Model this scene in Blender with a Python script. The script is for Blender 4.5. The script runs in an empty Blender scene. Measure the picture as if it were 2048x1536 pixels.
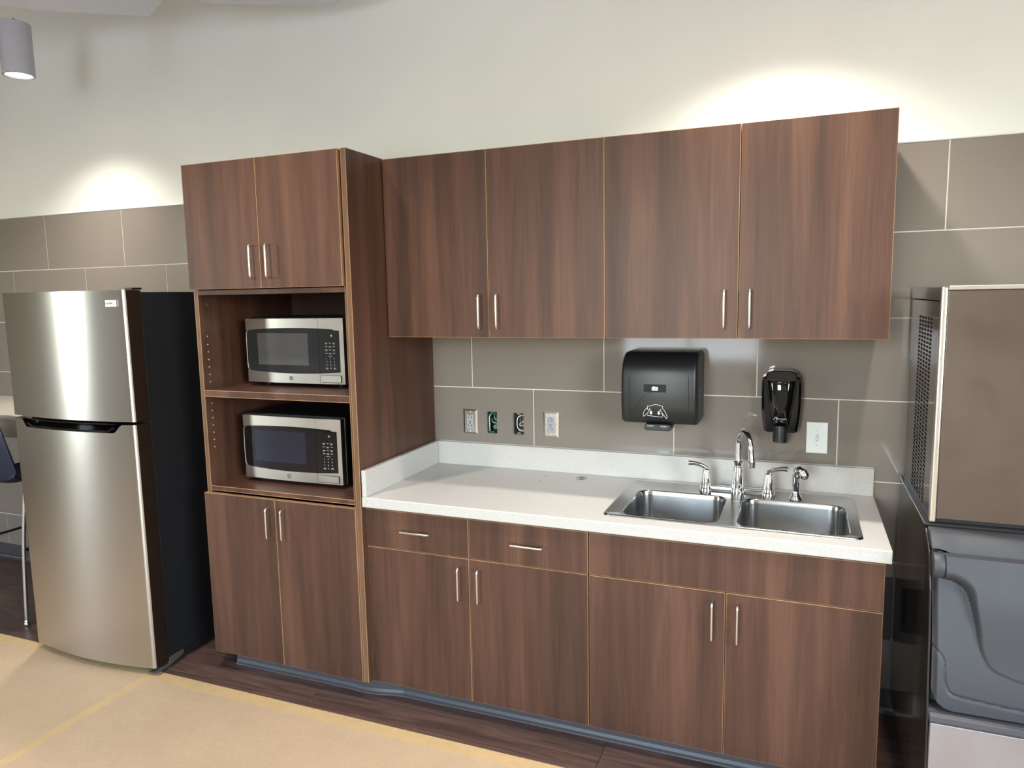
import bpy, bmesh, math, random
from mathutils import Vector, Matrix
random.seed(4)
S = bpy.context.scene
COL = S.collection
PI = math.pi

# ------------------------------------------------------------------ materials
def srgb(r, g, b):
    f = lambda c: (c/255/12.92) if c/255 <= .04045 else ((c/255+.055)/1.055)**2.4
    return (f(r), f(g), f(b), 1)

class NT:
    def __init__(s, name):
        s.m = bpy.data.materials.new(name); s.m.use_nodes = True
        s.t = s.m.node_tree; s.n = s.t.nodes
        s.b = s.n['Principled BSDF']
    def add(s, typ, **k):
        n = s.n.new(typ)
        for a, v in k.items():
            if a in n.inputs.keys() if hasattr(n, 'inputs') else False: n.inputs[a].default_value = v
            else: setattr(n, a, v)
        return n
    def link(s, a, b): s.t.links.new(a, b)
    def coords(s, scale=(1, 1, 1), rot=(0, 0, 0), world=True):
        if world: g = s.n.new('ShaderNodeNewGeometry'); out = g.outputs['Position']
        else: g = s.n.new('ShaderNodeTexCoord'); out = g.outputs['Object']
        mp = s.n.new('ShaderNodeMapping'); mp.inputs['Scale'].default_value = scale
        mp.inputs['Rotation'].default_value = rot
        s.link(out, mp.inputs['Vector']); return mp.outputs['Vector']
    def noise(s, vec, scale=5, detail=4, rough=.5, dist=0):
        n = s.n.new('ShaderNodeTexNoise'); n.inputs['Scale'].default_value = scale
        n.inputs['Detail'].default_value = detail; n.inputs['Roughness'].default_value = rough
        n.inputs['Distortion'].default_value = dist
        s.link(vec, n.inputs['Vector']); return n.outputs['Fac']
    def ramp(s, fac, stops):
        r = s.n.new('ShaderNodeValToRGB'); e = r.color_ramp.elements
        while len(e) < len(stops): e.new(.5)
        for i, (p, c) in enumerate(stops): e[i].position = p; e[i].color = c
        s.link(fac, r.inputs['Fac']); return r.outputs['Color']
    def mix(s, fac, a, b, mode='MIX'):
        m = s.n.new('ShaderNodeMix'); m.data_type = 'RGBA'; m.blend_type = mode
        for k, v in ((0, fac), (6, a), (7, b)):
            if hasattr(v, 'is_linked') or hasattr(v, 'links'): s.link(v, m.inputs[k])
            else: m.inputs[k].default_value = v
        return m.outputs[2]
    def bump(s, h, strength=.2, dist=.002):
        b = s.n.new('ShaderNodeBump'); b.inputs['Strength'].default_value = strength
        b.inputs['Distance'].default_value = dist
        s.link(h, b.inputs['Height']); s.link(b.outputs['Normal'], s.b.inputs['Normal'])

def plain(name, col, rough=.5, metal=0, spec=.5, coat=0, nscale=0, namt=.08, bump=0, bscale=200):
    t = NT(name); t.b.inputs['Base Color'].default_value = col
    t.b.inputs['Roughness'].default_value = rough; t.b.inputs['Metallic'].default_value = metal
    t.b.inputs['Specular IOR Level'].default_value = spec
    t.b.inputs['Coat Weight'].default_value = coat
    if nscale:
        v = t.coords(); f = t.noise(v, nscale, 4)
        lo = tuple(c*(1-namt) for c in col[:3])+(1,); hi = tuple(min(1, c*(1+namt)) for c in col[:3])+(1,)
        t.link(t.ramp(f, [(.3, lo), (.7, hi)]), t.b.inputs['Base Color'])
    if bump:
        v = t.coords(); t.bump(t.noise(v, bscale, 3), bump, .001)
    return t.m

def wood(name, c1, c2, c3, axis='z', rough=.42):
    t = NT(name)
    sc = {'z': (1, 1, .055), 'x': (.055, 1, 1), 'y': (1, .055, 1)}[axis]
    # long broad bands + fine pore lines
    oi = t.n.new('ShaderNodeObjectInfo')
    g = t.n.new('ShaderNodeNewGeometry')
    off = t.n.new('ShaderNodeVectorMath'); off.operation = 'SCALE'
    off.inputs[0].default_value = (9.1, 4.3, 7.7); t.link(oi.outputs['Random'], off.inputs['Scale'])
    ad = t.n.new('ShaderNodeVectorMath'); ad.operation = 'ADD'
    t.link(g.outputs['Position'], ad.inputs[0]); t.link(off.outputs[0], ad.inputs[1])
    mp = t.n.new('ShaderNodeMapping'); mp.inputs['Scale'].default_value = sc
    t.link(ad.outputs[0], mp.inputs['Vector'])
    broad = t.noise(mp.outputs[0], 9, 3, .55, .35)
    mid = t.noise(mp.outputs[0], 42, 4, .6, .2)
    mp2 = t.n.new('ShaderNodeMapping')
    mp2.inputs['Scale'].default_value = tuple(a if a == 1 else .018 for a in sc)
    t.link(ad.outputs[0], mp2.inputs['Vector'])
    fine = t.noise(mp2.outputs[0], 330, 3, .6)
    col = t.ramp(broad, [(.33, c1), (.5, c2), (.68, c3)])
    col = t.mix(.22, col, t.ramp(mid, [(.34, c1), (.66, c3)]))
    fc = t.ramp(fine, [(.34, (.72, .7, .7, 1)), (.58, (1.05, 1.05, 1.05, 1))])
    col = t.mix(.6, col, fc, 'MULTIPLY')
    t.link(col, t.b.inputs['Base Color'])
    t.b.inputs['Roughness'].default_value = rough; t.b.inputs['Specular IOR Level'].default_value = .32
    t.bump(fine, .12, .0006)
    return t.m

def brushed(name, col, rough=.28, axis='x', aniso=.75, amt=.06, metal=1, smudge=.5):
    t = NT(name)
    sc = {'x': (.02, 1, 1), 'z': (1, 1, .02), 'y': (1, .02, 1)}[axis]
    f = t.noise(t.coords(sc), 500, 3, .6)
    lo = tuple(c*(1-amt) for c in col[:3])+(1,); hi = tuple(min(1, c*(1+amt)) for c in col[:3])+(1,)
    t.link(t.ramp(f, [(.3, lo), (.7, hi)]), t.b.inputs['Base Color'])
    sm = t.noise(t.coords((1, 1, 1)), 6, 5, .6)
    r = t.n.new('ShaderNodeMapRange'); r.inputs['From Min'].default_value = .3; r.inputs['From Max'].default_value = .75
    r.inputs['To Min'].default_value = rough*(1-.2*smudge); r.inputs['To Max'].default_value = rough*(1+.45*smudge)
    t.link(sm, r.inputs['Value']); t.link(r.outputs[0], t.b.inputs['Roughness'])
    t.b.inputs['Metallic'].default_value = metal
    t.b.inputs['Anisotropic'].default_value = aniso
    if aniso:
        tg = t.n.new('ShaderNodeTangent'); tg.direction_type = 'RADIAL'; tg.axis = 'Z' if axis == 'x' else 'X'
        t.link(tg.outputs[0], t.b.inputs['Tangent']); t.b.inputs['Anisotropic Rotation'].default_value = .25
    return t.m

M = {}
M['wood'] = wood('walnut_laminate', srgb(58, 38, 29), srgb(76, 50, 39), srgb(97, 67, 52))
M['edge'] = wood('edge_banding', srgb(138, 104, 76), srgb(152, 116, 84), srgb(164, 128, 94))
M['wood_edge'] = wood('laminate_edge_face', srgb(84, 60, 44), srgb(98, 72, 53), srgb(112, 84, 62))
M['wood_back_shaded'] = wood('niche_back_shaded_laminate', srgb(48, 30, 26), srgb(56, 36, 30), srgb(64, 42, 36))  # laminate darkened so the niche's shadow is painted into its back
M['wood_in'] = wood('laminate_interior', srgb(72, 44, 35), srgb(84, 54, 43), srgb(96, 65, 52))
M['steel_handle'] = plain('satin_nickel', (.72, .70, .68, 1), .25, 1)
M['chrome'] = plain('chrome', (.82, .83, .85, 1), .05, 1)
M['sink'] = brushed('sink_steel', (.44, .435, .43, 1), .2, 'x', .5, .05)
M['fridge'] = brushed('fridge_steel', (.52, .50, .465, 1), .25, 'x', .7, 0, 1, 0)
M['mw_steel'] = brushed('microwave_steel', (.58, .55, .51, 1), .38, 'x', .4, .04)
M['ice_steel'] = brushed('ice_machine_steel', (.16, .13, .112, 1), .36, 'x', .4, .03)
M['ice_steel_low'] = brushed('bin_steel', (.40, .375, .385, 1), .5, 'x', .3, .02)
M['ice_edge'] = plain('bright_corner', (.72, .7, .64, 1), .25, 1)
M['ice_side'] = plain('dark_side_panel', srgb(54, 50, 48), .14, .35, coat=.25)
M['ice_plastic'] = plain('charcoal_plastic', srgb(54, 55, 60), .5, bump=.35, bscale=700)
M['fr_black'] = plain('fridge_black_paint', srgb(24, 24, 27), .42, bump=.08, bscale=900)
M['fr_side'] = plain('door_side_gloss', srgb(42, 30, 24), .22, .3)
M['black'] = plain('black_plastic', srgb(16, 16, 18), .4)
M['black_gloss'] = plain('black_gloss', srgb(7, 7, 8), .07, coat=.5)
M['black_satin'] = plain('black_satin', srgb(24, 25, 27), .38, bump=.1, bscale=1200)
M['black_panel'] = plain('black_panel', srgb(8, 9, 13), .5, spec=.3)
M['glass_dark'] = plain('smoked_glass', srgb(13, 13, 16), .08, spec=.6)
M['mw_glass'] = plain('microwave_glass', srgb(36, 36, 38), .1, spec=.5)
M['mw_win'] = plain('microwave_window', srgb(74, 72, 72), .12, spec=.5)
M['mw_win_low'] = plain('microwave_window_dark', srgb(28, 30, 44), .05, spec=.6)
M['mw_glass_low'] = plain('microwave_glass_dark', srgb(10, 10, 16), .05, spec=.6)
M['white'] = plain('white_plastic', srgb(226, 228, 226), .35)
M['print'] = plain('grey_print', srgb(190, 190, 190), .5)
M['print_white'] = plain('white_print', srgb(222, 222, 222), .5)
M['print_dark'] = plain('dark_print', srgb(70, 72, 80), .5)
M['slot'] = plain('slot_black', srgb(10, 10, 10), .6)
M['outlet_grey'] = plain('outlet_grey', srgb(150, 154, 160), .4)
M['plate'] = brushed('wall_plate_steel', (.66, .62, .57, 1), .25, 'z', .3, .04)
M['box_metal'] = plain('junction_box', srgb(120, 118, 112), .45, .8)
M['wire_white'] = plain('wire_white', srgb(210, 210, 205), .5)
M['wire_green'] = plain('wire_green', srgb(20, 70, 60), .5)
M['wire_black'] = plain('wire_black', srgb(20, 18, 18), .5)
M['wire_red'] = plain('wire_red', srgb(90, 34, 26), .5)
M['grout'] = plain('grout', srgb(214, 208, 198), .8, bump=.2, bscale=400)
M['cove'] = plain('vinyl_cove', srgb(68, 66, 69), .45)
M['cloud'] = plain('acoustic_panel', srgb(214, 218, 226), .85, nscale=40, namt=.03)
M['ceil'] = plain('ceiling_paint', srgb(206, 204, 196), .9)
M['lamp'] = plain('lamp_grey', srgb(164, 164, 172), .5, bump=.05, bscale=500)
M['navy'] = plain('navy_plastic', srgb(17, 25, 48), .4)
M['bar'] = plain('bar_laminate', srgb(200, 190, 178), .35)
M['barapron'] = plain('bar_apron', srgb(186, 178, 168), .5)
M['alu'] = plain('aluminium', (.62, .62, .62, 1), .35, 1)
M['drain'] = plain('drain_steel', (.45, .45, .45, 1), .3, 1)
M['ground'] = plain('outside_concrete', srgb(170, 168, 160), .9, nscale=2)

def emis(name, col, st):
    t = NT(name); t.b.inputs['Base Color'].default_value = col
    t.b.inputs['Emission Color'].default_value = col; t.b.inputs['Emission Strength'].default_value = st
    return t.m
M['lens'] = emis('lamp_lens', (1, .97, .92, 1), 6)
M['green_led'] = emis('green_led', (.25, .9, .2, 1), .55)
M['dim_led'] = emis('dim_led', (.55, .6, .6, 1), .15)

def tile_mat():
    t = NT('glazed_tile')
    f = t.noise(t.coords(), 1.4, 2)
    t.link(t.ramp(f, [(.3, srgb(124, 116, 108)), (.7, srgb(130, 121, 113))]), t.b.inputs['Base Color'])
    t.b.inputs['Roughness'].default_value = .07
    t.b.inputs['Specular IOR Level'].default_value = .42
    t.bump(t.noise(t.coords(), 7, 2), .02, .002)
    return t.m
M['tile'] = tile_mat()
def wall_mat():
    t = NT('wall_paint')
    f = t.noise(t.coords(), 3, 3)
    t.link(t.ramp(f, [(.3, srgb(220, 220, 213)), (.7, srgb(223, 223, 216))]), t.b.inputs['Base Color'])
    t.b.inputs['Roughness'].default_value = .8
    t.bump(t.noise(t.coords(), 260, 2), .1, .001)
    return t.m
M['wall'] = wall_mat()
M['wall_far'] = plain('wall_paint_taupe', srgb(150, 142, 132), .8, nscale=3, namt=.02)
def counter_mat():
    t = NT('solid_surface')
    v = t.coords()
    f = t.noise(v, 420, 2, .7); g = t.noise(v, 150, 3, .6)
    c = t.ramp(f, [(.30, srgb(134, 129, 124)), (.40, srgb(174, 170, 166)), (.6, srgb(184, 181, 178)), (.72, srgb(210, 208, 205))])
    c = t.mix(.25, c, t.ramp(g, [(.35, srgb(170, 166, 161)), (.65, srgb(190, 188, 186))]))
    t.link(c, t.b.inputs['Base Color']); t.b.inputs['Roughness'].default_value = .38
    return t.m
M['counter'] = counter_mat()
def floor_mat():
    t = NT('vinyl_plank')
    g = t.n.new('ShaderNodeNewGeometry')
    br = t.n.new('ShaderNodeTexBrick'); br.offset = .37; br.inputs['Scale'].default_value = 1
    br.inputs['Brick Width'].default_value = 1.22; br.inputs['Row Height'].default_value = .18
    br.inputs['Mortar Size'].default_value = .0012; br.inputs['Color1'].default_value = (0, 0, 0, 1)
    br.inputs['Color2'].default_value = (1, 1, 1, 1); br.inputs['Mortar'].default_value = (.5, .5, .5, 1)
    t.link(g.outputs['Position'], br.inputs['Vector'])
    sep = t.n.new('ShaderNodeVectorMath'); sep.operation = 'MULTIPLY_ADD'
    sep.inputs[1].default_value = (3.1, 2.3, 0)
    t.link(br.outputs['Color'], sep.inputs[0]); t.link(g.outputs['Position'], sep.inputs[2])
    mp = t.n.new('ShaderNodeMapping'); mp.inputs['Scale'].default_value = (.09, 1, 1)
    t.link(sep.outputs[0], mp.inputs['Vector'])
    f = t.noise(mp.outputs[0], 28, 6, .65, 1.2)
    c = t.ramp(f, [(.3, srgb(62, 46, 42)), (.5, srgb(84, 63, 56)), (.72, srgb(106, 82, 72))])
    c = t.mix(.22, c, br.outputs['Color'], 'OVERLAY')
    c = t.mix(br.outputs['Fac'], c, srgb(44, 32, 28))
    t.link(c, t.b.inputs['Base Color']); t.b.inputs['Roughness'].default_value = .36
    t.bump(f, .15, .001)
    return t.m
M['floor'] = floor_mat()
def paper_mat(name, a, b):
    t = NT(name); v = t.coords()
    f = t.noise(v, 5, 6, .6); g = t.noise(v, 160, 3, .7)
    c = t.ramp(f, [(.3, a), (.7, b)])
    c = t.mix(.25, c, t.ramp(g, [(.3, srgb(150, 128, 104)), (.62, srgb(188, 164, 134)), (.8, srgb(206, 190, 166))]))
    t.link(c, t.b.inputs['Base Color']); t.b.inputs['Roughness'].default_value = .62
    t.bump(t.noise(v, 9, 4), .5, .008)
    return t.m
M['paper'] = paper_mat('kraft_paper', srgb(180, 154, 126), srgb(190, 163, 133))
M['tape'] = plain('masking_tape', srgb(192, 163, 120), .5, nscale=20, namt=.06)

# ------------------------------------------------------------------ mesh builder
class MB:
    def __init__(s): s.bm = bmesh.new(); s.mats = []
    def mi(s, mat):
        if mat is None: return 0
        if mat not in s.mats: s.mats.append(mat)
        return s.mats.index(mat)
    def _new(s, f0, mat):
        i = s.mi(mat)
        s.bm.faces.ensure_lookup_table()
        for f in s.bm.faces[f0:]: f.material_index = i
    def box(s, x0, x1, y0, y1, z0, z1, bev=0, seg=2, mat=None):
        tb = bmesh.new(); r = bmesh.ops.create_cube(tb, size=1)
        for v in tb.verts:
            v.co = Vector(((x0+x1)/2+v.co.x*(x1-x0), (y0+y1)/2+v.co.y*(y1-y0), (z0+z1)/2+v.co.z*(z1-z0)))
        if bev: bmesh.ops.bevel(tb, geom=list(tb.edges), offset=bev, segments=seg, profile=.5, affect='EDGES')
        s.merge(tb, mat); return s
    def merge(s, tb, mat=None, mtx=None):
        i = s.mi(mat); mp = {}
        for v in tb.verts: mp[v] = s.bm.verts.new(mtx @ v.co if mtx else v.co)
        for f in tb.faces:
            try: n = s.bm.faces.new([mp[v] for v in f.verts]); n.material_index = i; n.smooth = f.smooth
            except ValueError: pass
        tb.free()
    def ring_loft(s, rings, close=True, cap0=True, cap1=True, mat=None, smooth=True):
        i = s.mi(mat); R = [[s.bm.verts.new(p) for p in r] for r in rings]; n = len(R[0])
        for a, b in zip(R, R[1:]):
            for k in range(n if close else n-1):
                f = s.bm.faces.new((a[k], a[(k+1) % n], b[(k+1) % n], b[k])); f.smooth = smooth; f.material_index = i
        for c, r in ((cap0, R[0]), (cap1, R[-1])):
            if c: f = s.bm.faces.new(r); f.material_index = i
        return R
    def tube(s, pts, r, n=10, mat=None, caps=True):
        pts = [Vector(p) for p in pts]; rs = r if isinstance(r, (list, tuple)) else [r]*len(pts)
        rings = []; up = None
        for k, p in enumerate(pts):
            t = (pts[min(k+1, len(pts)-1)]-pts[max(k-1, 0)]).normalized()
            if up is None: up = t.orthogonal().normalized()
            up = (up - t*up.dot(t)); up = up.normalized() if up.length > 1e-6 else t.orthogonal().normalized()
            w = t.cross(up)
            rings.append([p+(up*math.cos(a)+w*math.sin(a))*rs[k] for a in [2*PI*j/n for j in range(n)]])
        s.ring_loft(rings, True, caps, caps, mat); return s
    def lathe(s, prof, c=(0, 0, 0), n=28, mat=None, axis='z', cap=True):
        rings = []
        for r, h in prof:
            ring = []
            for j in range(n):
                a = 2*PI*j/n; u, w = r*math.cos(a), r*math.sin(a)
                ring.append(Vector({'z': (u, w, h), 'y': (u, h, w), 'x': (h, u, w)}[axis])+Vector(c))
            rings.append(ring)
        s.ring_loft(rings, True, cap, cap, mat); return s
    def prism(s, poly, a0, a1, axis='y', mat=None, smooth=False, bev=0, seg=2):
        tb = bmesh.new()
        def P(u, v, w): return {'y': (u, w, v), 'x': (w, u, v), 'z': (u, v, w)}[axis]
        A = [tb.verts.new(P(u, v, a0)) for u, v in poly]; B = [tb.verts.new(P(u, v, a1)) for u, v in poly]
        n = len(poly)
        tb.faces.new(A); tb.faces.new(B)
        for k in range(n):
            f = tb.faces.new((A[k], A[(k+1) % n], B[(k+1) % n], B[k])); f.smooth = smooth
        bmesh.ops.recalc_face_normals(tb, faces=tb.faces)
        if bev:
            ed = [e for e in tb.edges if len(e.link_faces) == 2 and e.calc_face_angle(0) > .9]
            bmesh.ops.bevel(tb, geom=ed, offset=bev, segments=seg, profile=.5, affect='EDGES')
        s.merge(tb, mat); return s
    def sphere(s, c, r, mat=None, sx=1, sy=1, sz=1, u=16, v=10):
        tb = bmesh.new(); bmesh.ops.create_uvsphere(tb, u_segments=u, v_segments=v, radius=r)
        for w in tb.verts: w.co = Vector((w.co.x*sx+c[0], w.co.y*sy+c[1], w.co.z*sz+c[2]))
        for f in tb.faces: f.smooth = True
        s.merge(tb, mat); return s
    def obj(s, name, mat=None, parent=None, label=None, smooth=False, recalc=True):
        if recalc: bmesh.ops.recalc_face_normals(s.bm, faces=s.bm.faces)
        me = bpy.data.meshes.new(name)
        off = WL(parent) if parent else None
        if off is not None and off.length > 0: bmesh.ops.translate(s.bm, verts=s.bm.verts, vec=-off)
        s.bm.to_mesh(me); s.bm.free()
        for m in (s.mats or [mat]): me.materials.append(m)
        if smooth:
            for p in me.polygons: p.use_smooth = True
        if any(p.use_smooth for p in me.polygons): me.set_sharp_from_angle(angle=math.radians(40))
        o = bpy.data.objects.new(name, me); COL.objects.link(o)
        if parent: o.parent = parent
        if label: o['label'] = label
        return o

def WL(o):
    v = Vector((0, 0, 0))
    while o: v += Vector(o.location); o = o.parent
    return v
def thing(name, label, cat, loc, group=None):
    o = bpy.data.objects.new(name, None); o.empty_display_size = .05; COL.objects.link(o); o.location = loc
    o['label'] = label; o['category'] = cat
    if group: o['group'] = group
    return o
def tag(o, label, cat, group=None, kind=None):
    o['label'] = label; o['category'] = cat
    if group: o['group'] = group
    if kind: o['kind'] = kind
    return o
def struct(o, label=None):
    o['kind'] = 'structure'
    if label: o['label'] = label
    return o
def wnormals(o, angle=.6):
    return o
def txt(name, body, size, loc, mat, parent, rot=(PI/2, 0, 0), ext=.0003, align='CENTER', sx=1, bold=0):
    cu = bpy.data.curves.new('t', 'FONT'); cu.body = body; cu.size = size; cu.align_x = align; cu.align_y = 'CENTER'
    cu.extrude = ext; cu.offset = bold
    t = bpy.data.objects.new('t', cu)
    me = bpy.data.meshes.new_from_object(t)
    bpy.data.objects.remove(t)
    mt = Matrix.Translation(Vector(loc)-(WL(parent) if parent else Vector())) @ Matrix.Rotation(rot[2], 4, 'Z') @ Matrix.Rotation(rot[0], 4, 'X') @ Matrix.Diagonal((sx, 1, 1, 1))
    me.transform(mt); me.materials.clear(); me.materials.append(mat); me.name = name
    o = bpy.data.objects.new(name, me); COL.objects.link(o)
    if parent: o.parent = parent
    return o
def txt_into(mb, body, size, loc, mat, ext=.0003, sx=1):
    cu = bpy.data.curves.new('t', 'FONT'); cu.body = body; cu.size = size; cu.align_x = 'CENTER'; cu.align_y = 'CENTER'; cu.extrude = ext
    t = bpy.data.objects.new('t', cu); me = bpy.data.meshes.new_from_object(t); bpy.data.objects.remove(t)
    tb = bmesh.new(); tb.from_mesh(me)
    mb.merge(tb, mat, Matrix.Translation(Vector(loc)) @ Matrix.Rotation(PI/2, 4, 'X') @ Matrix.Diagonal((sx, 1, 1, 1)))
def rrect(x0, x1, z0, z1, r, n=6):
    out = []
    for cx, cz, a in ((x1-r, z1-r, 0), (x0+r, z1-r, PI/2), (x0+r, z0+r, PI), (x1-r, z0+r, 3*PI/2)):
        for k in range(n+1):
            t = a+PI/2*k/n; out.append((cx+r*math.cos(t), cz+r*math.sin(t)))
    return out
def smooth_path(pts, n=8):
    P = [Vector(p) for p in pts]; P = [2*P[0]-P[1]]+P+[2*P[-1]-P[-2]]; out = []
    for i in range(1, len(P)-2):
        for k in range(n):
            t = k/n; a, b, c, d = P[i-1:i+3]
            out.append(.5*((2*b)+(c-a)*t+(2*a-5*b+4*c-d)*t*t+(3*b-a-3*c+d)*t**3))
    out.append(P[-2]); return out
def cut_rects(x0, x1, z0, z1, holes):
    rs = [(x0, x1, z0, z1)]
    for hx0, hx1, hz0, hz1 in holes:
        nr = []
        for a, b, c, d in rs:
            if hx1 <= a or hx0 >= b or hz1 <= c or hz0 >= d: nr.append((a, b, c, d)); continue
            if hx0 > a: nr.append((a, hx0, c, d))
            if hx1 < b: nr.append((hx1, b, c, d))
            m0, m1 = max(a, hx0), min(b, hx1)
            if hz0 > c: nr.append((m0, m1, c, hz0))
            if hz1 < d: nr.append((m0, m1, hz1, d))
        rs = nr
    return rs

# ------------------------------------------------------------------ room shell
XL, XR, YB, ZC = -6.2, 4.6, -6.6, 3.62
P, H, ZT = .6169, .308, 2.1493
WIN = [(-.87, .95, .72, 2.8)]
WINR = [(-4.9, -2.7, .9, 2.9)]         # on the right wall
WINL = [(-5.6, -4.65, .45, 2.9)]      # on the left wall, along y
HOLE = [(.0685, .1185, 1.0165, 1.1165), (.1965, .2485, 1.0175, 1.1175), (1.60, 1.742, .335, .515)]
m = MB(); m.box(XL, XR, YB, .15, -.1, 0); struct(m.obj('floor', M['floor']), 'dark brown wood plank floor')
m = MB(); m.box(XL, XR, YB, .15, ZC, ZC+.1); struct(m.obj('ceiling', M['ceil']), 'pale painted ceiling')
m = MB()
for a, b, c, d in cut_rects(XL, XR, 0, ZC, HOLE): m.box(a, b, .008, .15, c, d)
struct(m.obj('wall_back', M['wall']), 'pale grey green painted wall above the tiles')
m = MB()
for a, b, c, d in cut_rects(YB, .15, 0, ZC, WINL): m.box(XL-.15, XL, a, b, c, d)
struct(m.obj('wall_left', M['wall_far']), 'painted left wall with a tall window')
for a, b, c, d in WINL:
    m = MB(); t = .05
    m.box(XL-.1, XL-.04, a, a+t, c, d); m.box(XL-.1, XL-.04, b-t, b, c, d)
    m.box(XL-.1, XL-.04, a+t, b-t, c, c+t); m.box(XL-.1, XL-.04, a+t, b-t, d-t, d)
    struct(m.obj('window_2', M['alu']), 'window frame in the left wall')
m = MB()
for a, b, c, d in cut_rects(YB, .15, 0, ZC, WINR): m.box(XR, XR+.15, a, b, c, d)
struct(m.obj('wall_right', M['wall_far']), 'painted right wall with a window')
for a, b, c, d in WINR:
    m = MB(); t = .05
    m.box(XR+.04, XR+.1, a, a+t, c, d); m.box(XR+.04, XR+.1, b-t, b, c, d)
    m.box(XR+.04, XR+.1, a+t, b-t, c, c+t); m.box(XR+.04, XR+.1, a+t, b-t, d-t, d)
    struct(m.obj('window_3', M['alu']), 'window frame in the right wall')
m = MB()
for a, b, c, d in cut_rects(XL, XR, 0, ZC, WIN): m.box(a, b, YB-.15, YB, c, d)
struct(m.obj('wall_front', M['wall_far']), 'painted wall with windows across the room')
for i, (a, b, c, d) in enumerate(WIN):
    m = MB(); t = .05
    m.box(a, a+t, YB-.1, YB-.04, c, d); m.box(b-t, b, YB-.1, YB-.04, c, d)
    m.box(a+t, b-t, YB-.1, YB-.04, c, c+t); m.box(a+t, b-t, YB-.1, YB-.04, d-t, d)
    m.box((a+b)/2-.02, (a+b)/2+.02, YB-.1, YB-.04, c+t, d-t)
    struct(m.obj('window_%d' % (i+1), M['alu']), 'window frame in the far wall')
m = MB(); m.box(-30, 30, -40, YB-.16, -.25, -.12); m.box(-30, XL-.16, YB-.16, 10, -.25, -.12); m.box(XR+.16, 30, YB-.16, 10, -.25, -.12); struct(m.obj('ground', M['ground']), 'paved ground outside the windows')

# tiled wainscot
g = .0042
m = MB()
for a, b, c, d in cut_rects(XL+.001, XR-.001, .1, ZT, HOLE): m.box(a, b, .0015, .0079, c, d)
struct(m.obj('trim_1', M['grout']), 'pale grout of the tiled wall')
m = MB()
for r in range(7):
    z1 = ZT-r*H-(0 if r == 0 else g/2); z0 = max(.1, ZT-(r+1)*H+g/2)
    if z0 >= z1: continue
    for side in (0, 1):
        lim = (XL, -.6) if side == 0 else (-.6, XR)
        ph = ((-2.732 if r % 2 == 0 else -2.4323) if side == 0 else (0 if r % 2 == 0 else .2963))
        k0 = int(math.floor((lim[0]-ph)/P))
        for k in range(k0, k0+30):
            a = max(lim[0], ph+k*P+g/2); b = min(lim[1], ph+(k+1)*P-g/2)
            if b-a < .01: continue
            for q in cut_rects(a, b, z0, z1, HOLE): m.box(q[0], q[1], 0, .005, q[2], q[3])
struct(m.obj('trim_2', M['tile']), 'glossy taupe wall tiles in a running bond')
m = MB(); m.box(XL, XR, -.0015, .0079, ZT+.0004, ZT+.005); struct(m.obj('trim_3', M['alu']), 'thin metal edge strip on top of the tiles')
def cove(pts, name, label, zt=.1, d=.004):
    prof = [(0, zt), (-d, zt), (-d, .02), (-d-.004, .009), (-d-.011, .003), (-d-.013, 0), (0, 0)]
    m = MB(); rings = []
    for k, (x, y) in enumerate(pts):
        rings.append([Vector((x, y+py, pz)) for py, pz in prof])
    m.ring_loft(rings, True, True, True, None, False)
    return m.obj(name, M['cove'], None, label)
struct(cove([(XL, .0075), (-1.0, .0075)], 'baseboard_back', 'grey vinyl base along the tiled wall'))
struct(cove([(1.66, .0075), (XR, .0075)], 'baseboard_right', 'grey vinyl base in the gap behind the ice machine'))

# ceiling clouds
def cloud(poly, z, label):
    m = MB(); m.prism(poly, z, z+.09, 'z', bev=.003)
    o = m.obj('ceiling_cloud', M['cloud']); tag(o, label, 'ceiling panel', 'acoustic panels below the ceiling')
    cx = sum(p[0] for p in poly)/len(poly); cy = sum(p[1] for p in poly)/len(poly)
    for dx in (-.25, .25):
        c = MB(); c.tube([(cx+dx, cy, z+.088), (cx+dx, cy, ZC)], .003, 6); c.obj('hanger', M['alu'], o)
    return o
cloud([(-2.05, -.60), (-1.96, -.49), (-1.80, -.385), (-1.5527, -.2218), (-1.10, -.465), (-1.75, -1.5), (-2.6, -1.3)], 3.0, 'grey ceiling panel at top left above the pendant lamp')
cloud([(-1.07, -.37), (-.575, -.115), (-.35, -.235), (-.9, -1.15), (-1.25, -.85)], 2.93, 'narrow sliver of pale ceiling panel at top, right of the larger panel')

# ------------------------------------------------------------------ handles, doors
def handle(parent, x, y, z, length=.13, vertical=True, name='handle'):
    so, r, rc = .03, .0042, .010
    h = length/2
    pts = [(-h, 0), (-h, -(so-rc))]
    for k in range(1, 6):
        a = PI/2*k/5; pts.append((-h+rc*(1-math.cos(a)), -(so-rc)-rc*math.sin(a)))
    mir = [(-u, v) for u, v in reversed(pts)]
    pts = pts+mir
    m = MB()
    P3 = [((x, y+v, z+u) if vertical else (x+u, y+v, z)) for u, v in pts]
    m.tube(P3, r, 10)
    return m.obj(name, M['steel_handle'], parent, smooth=True)

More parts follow.
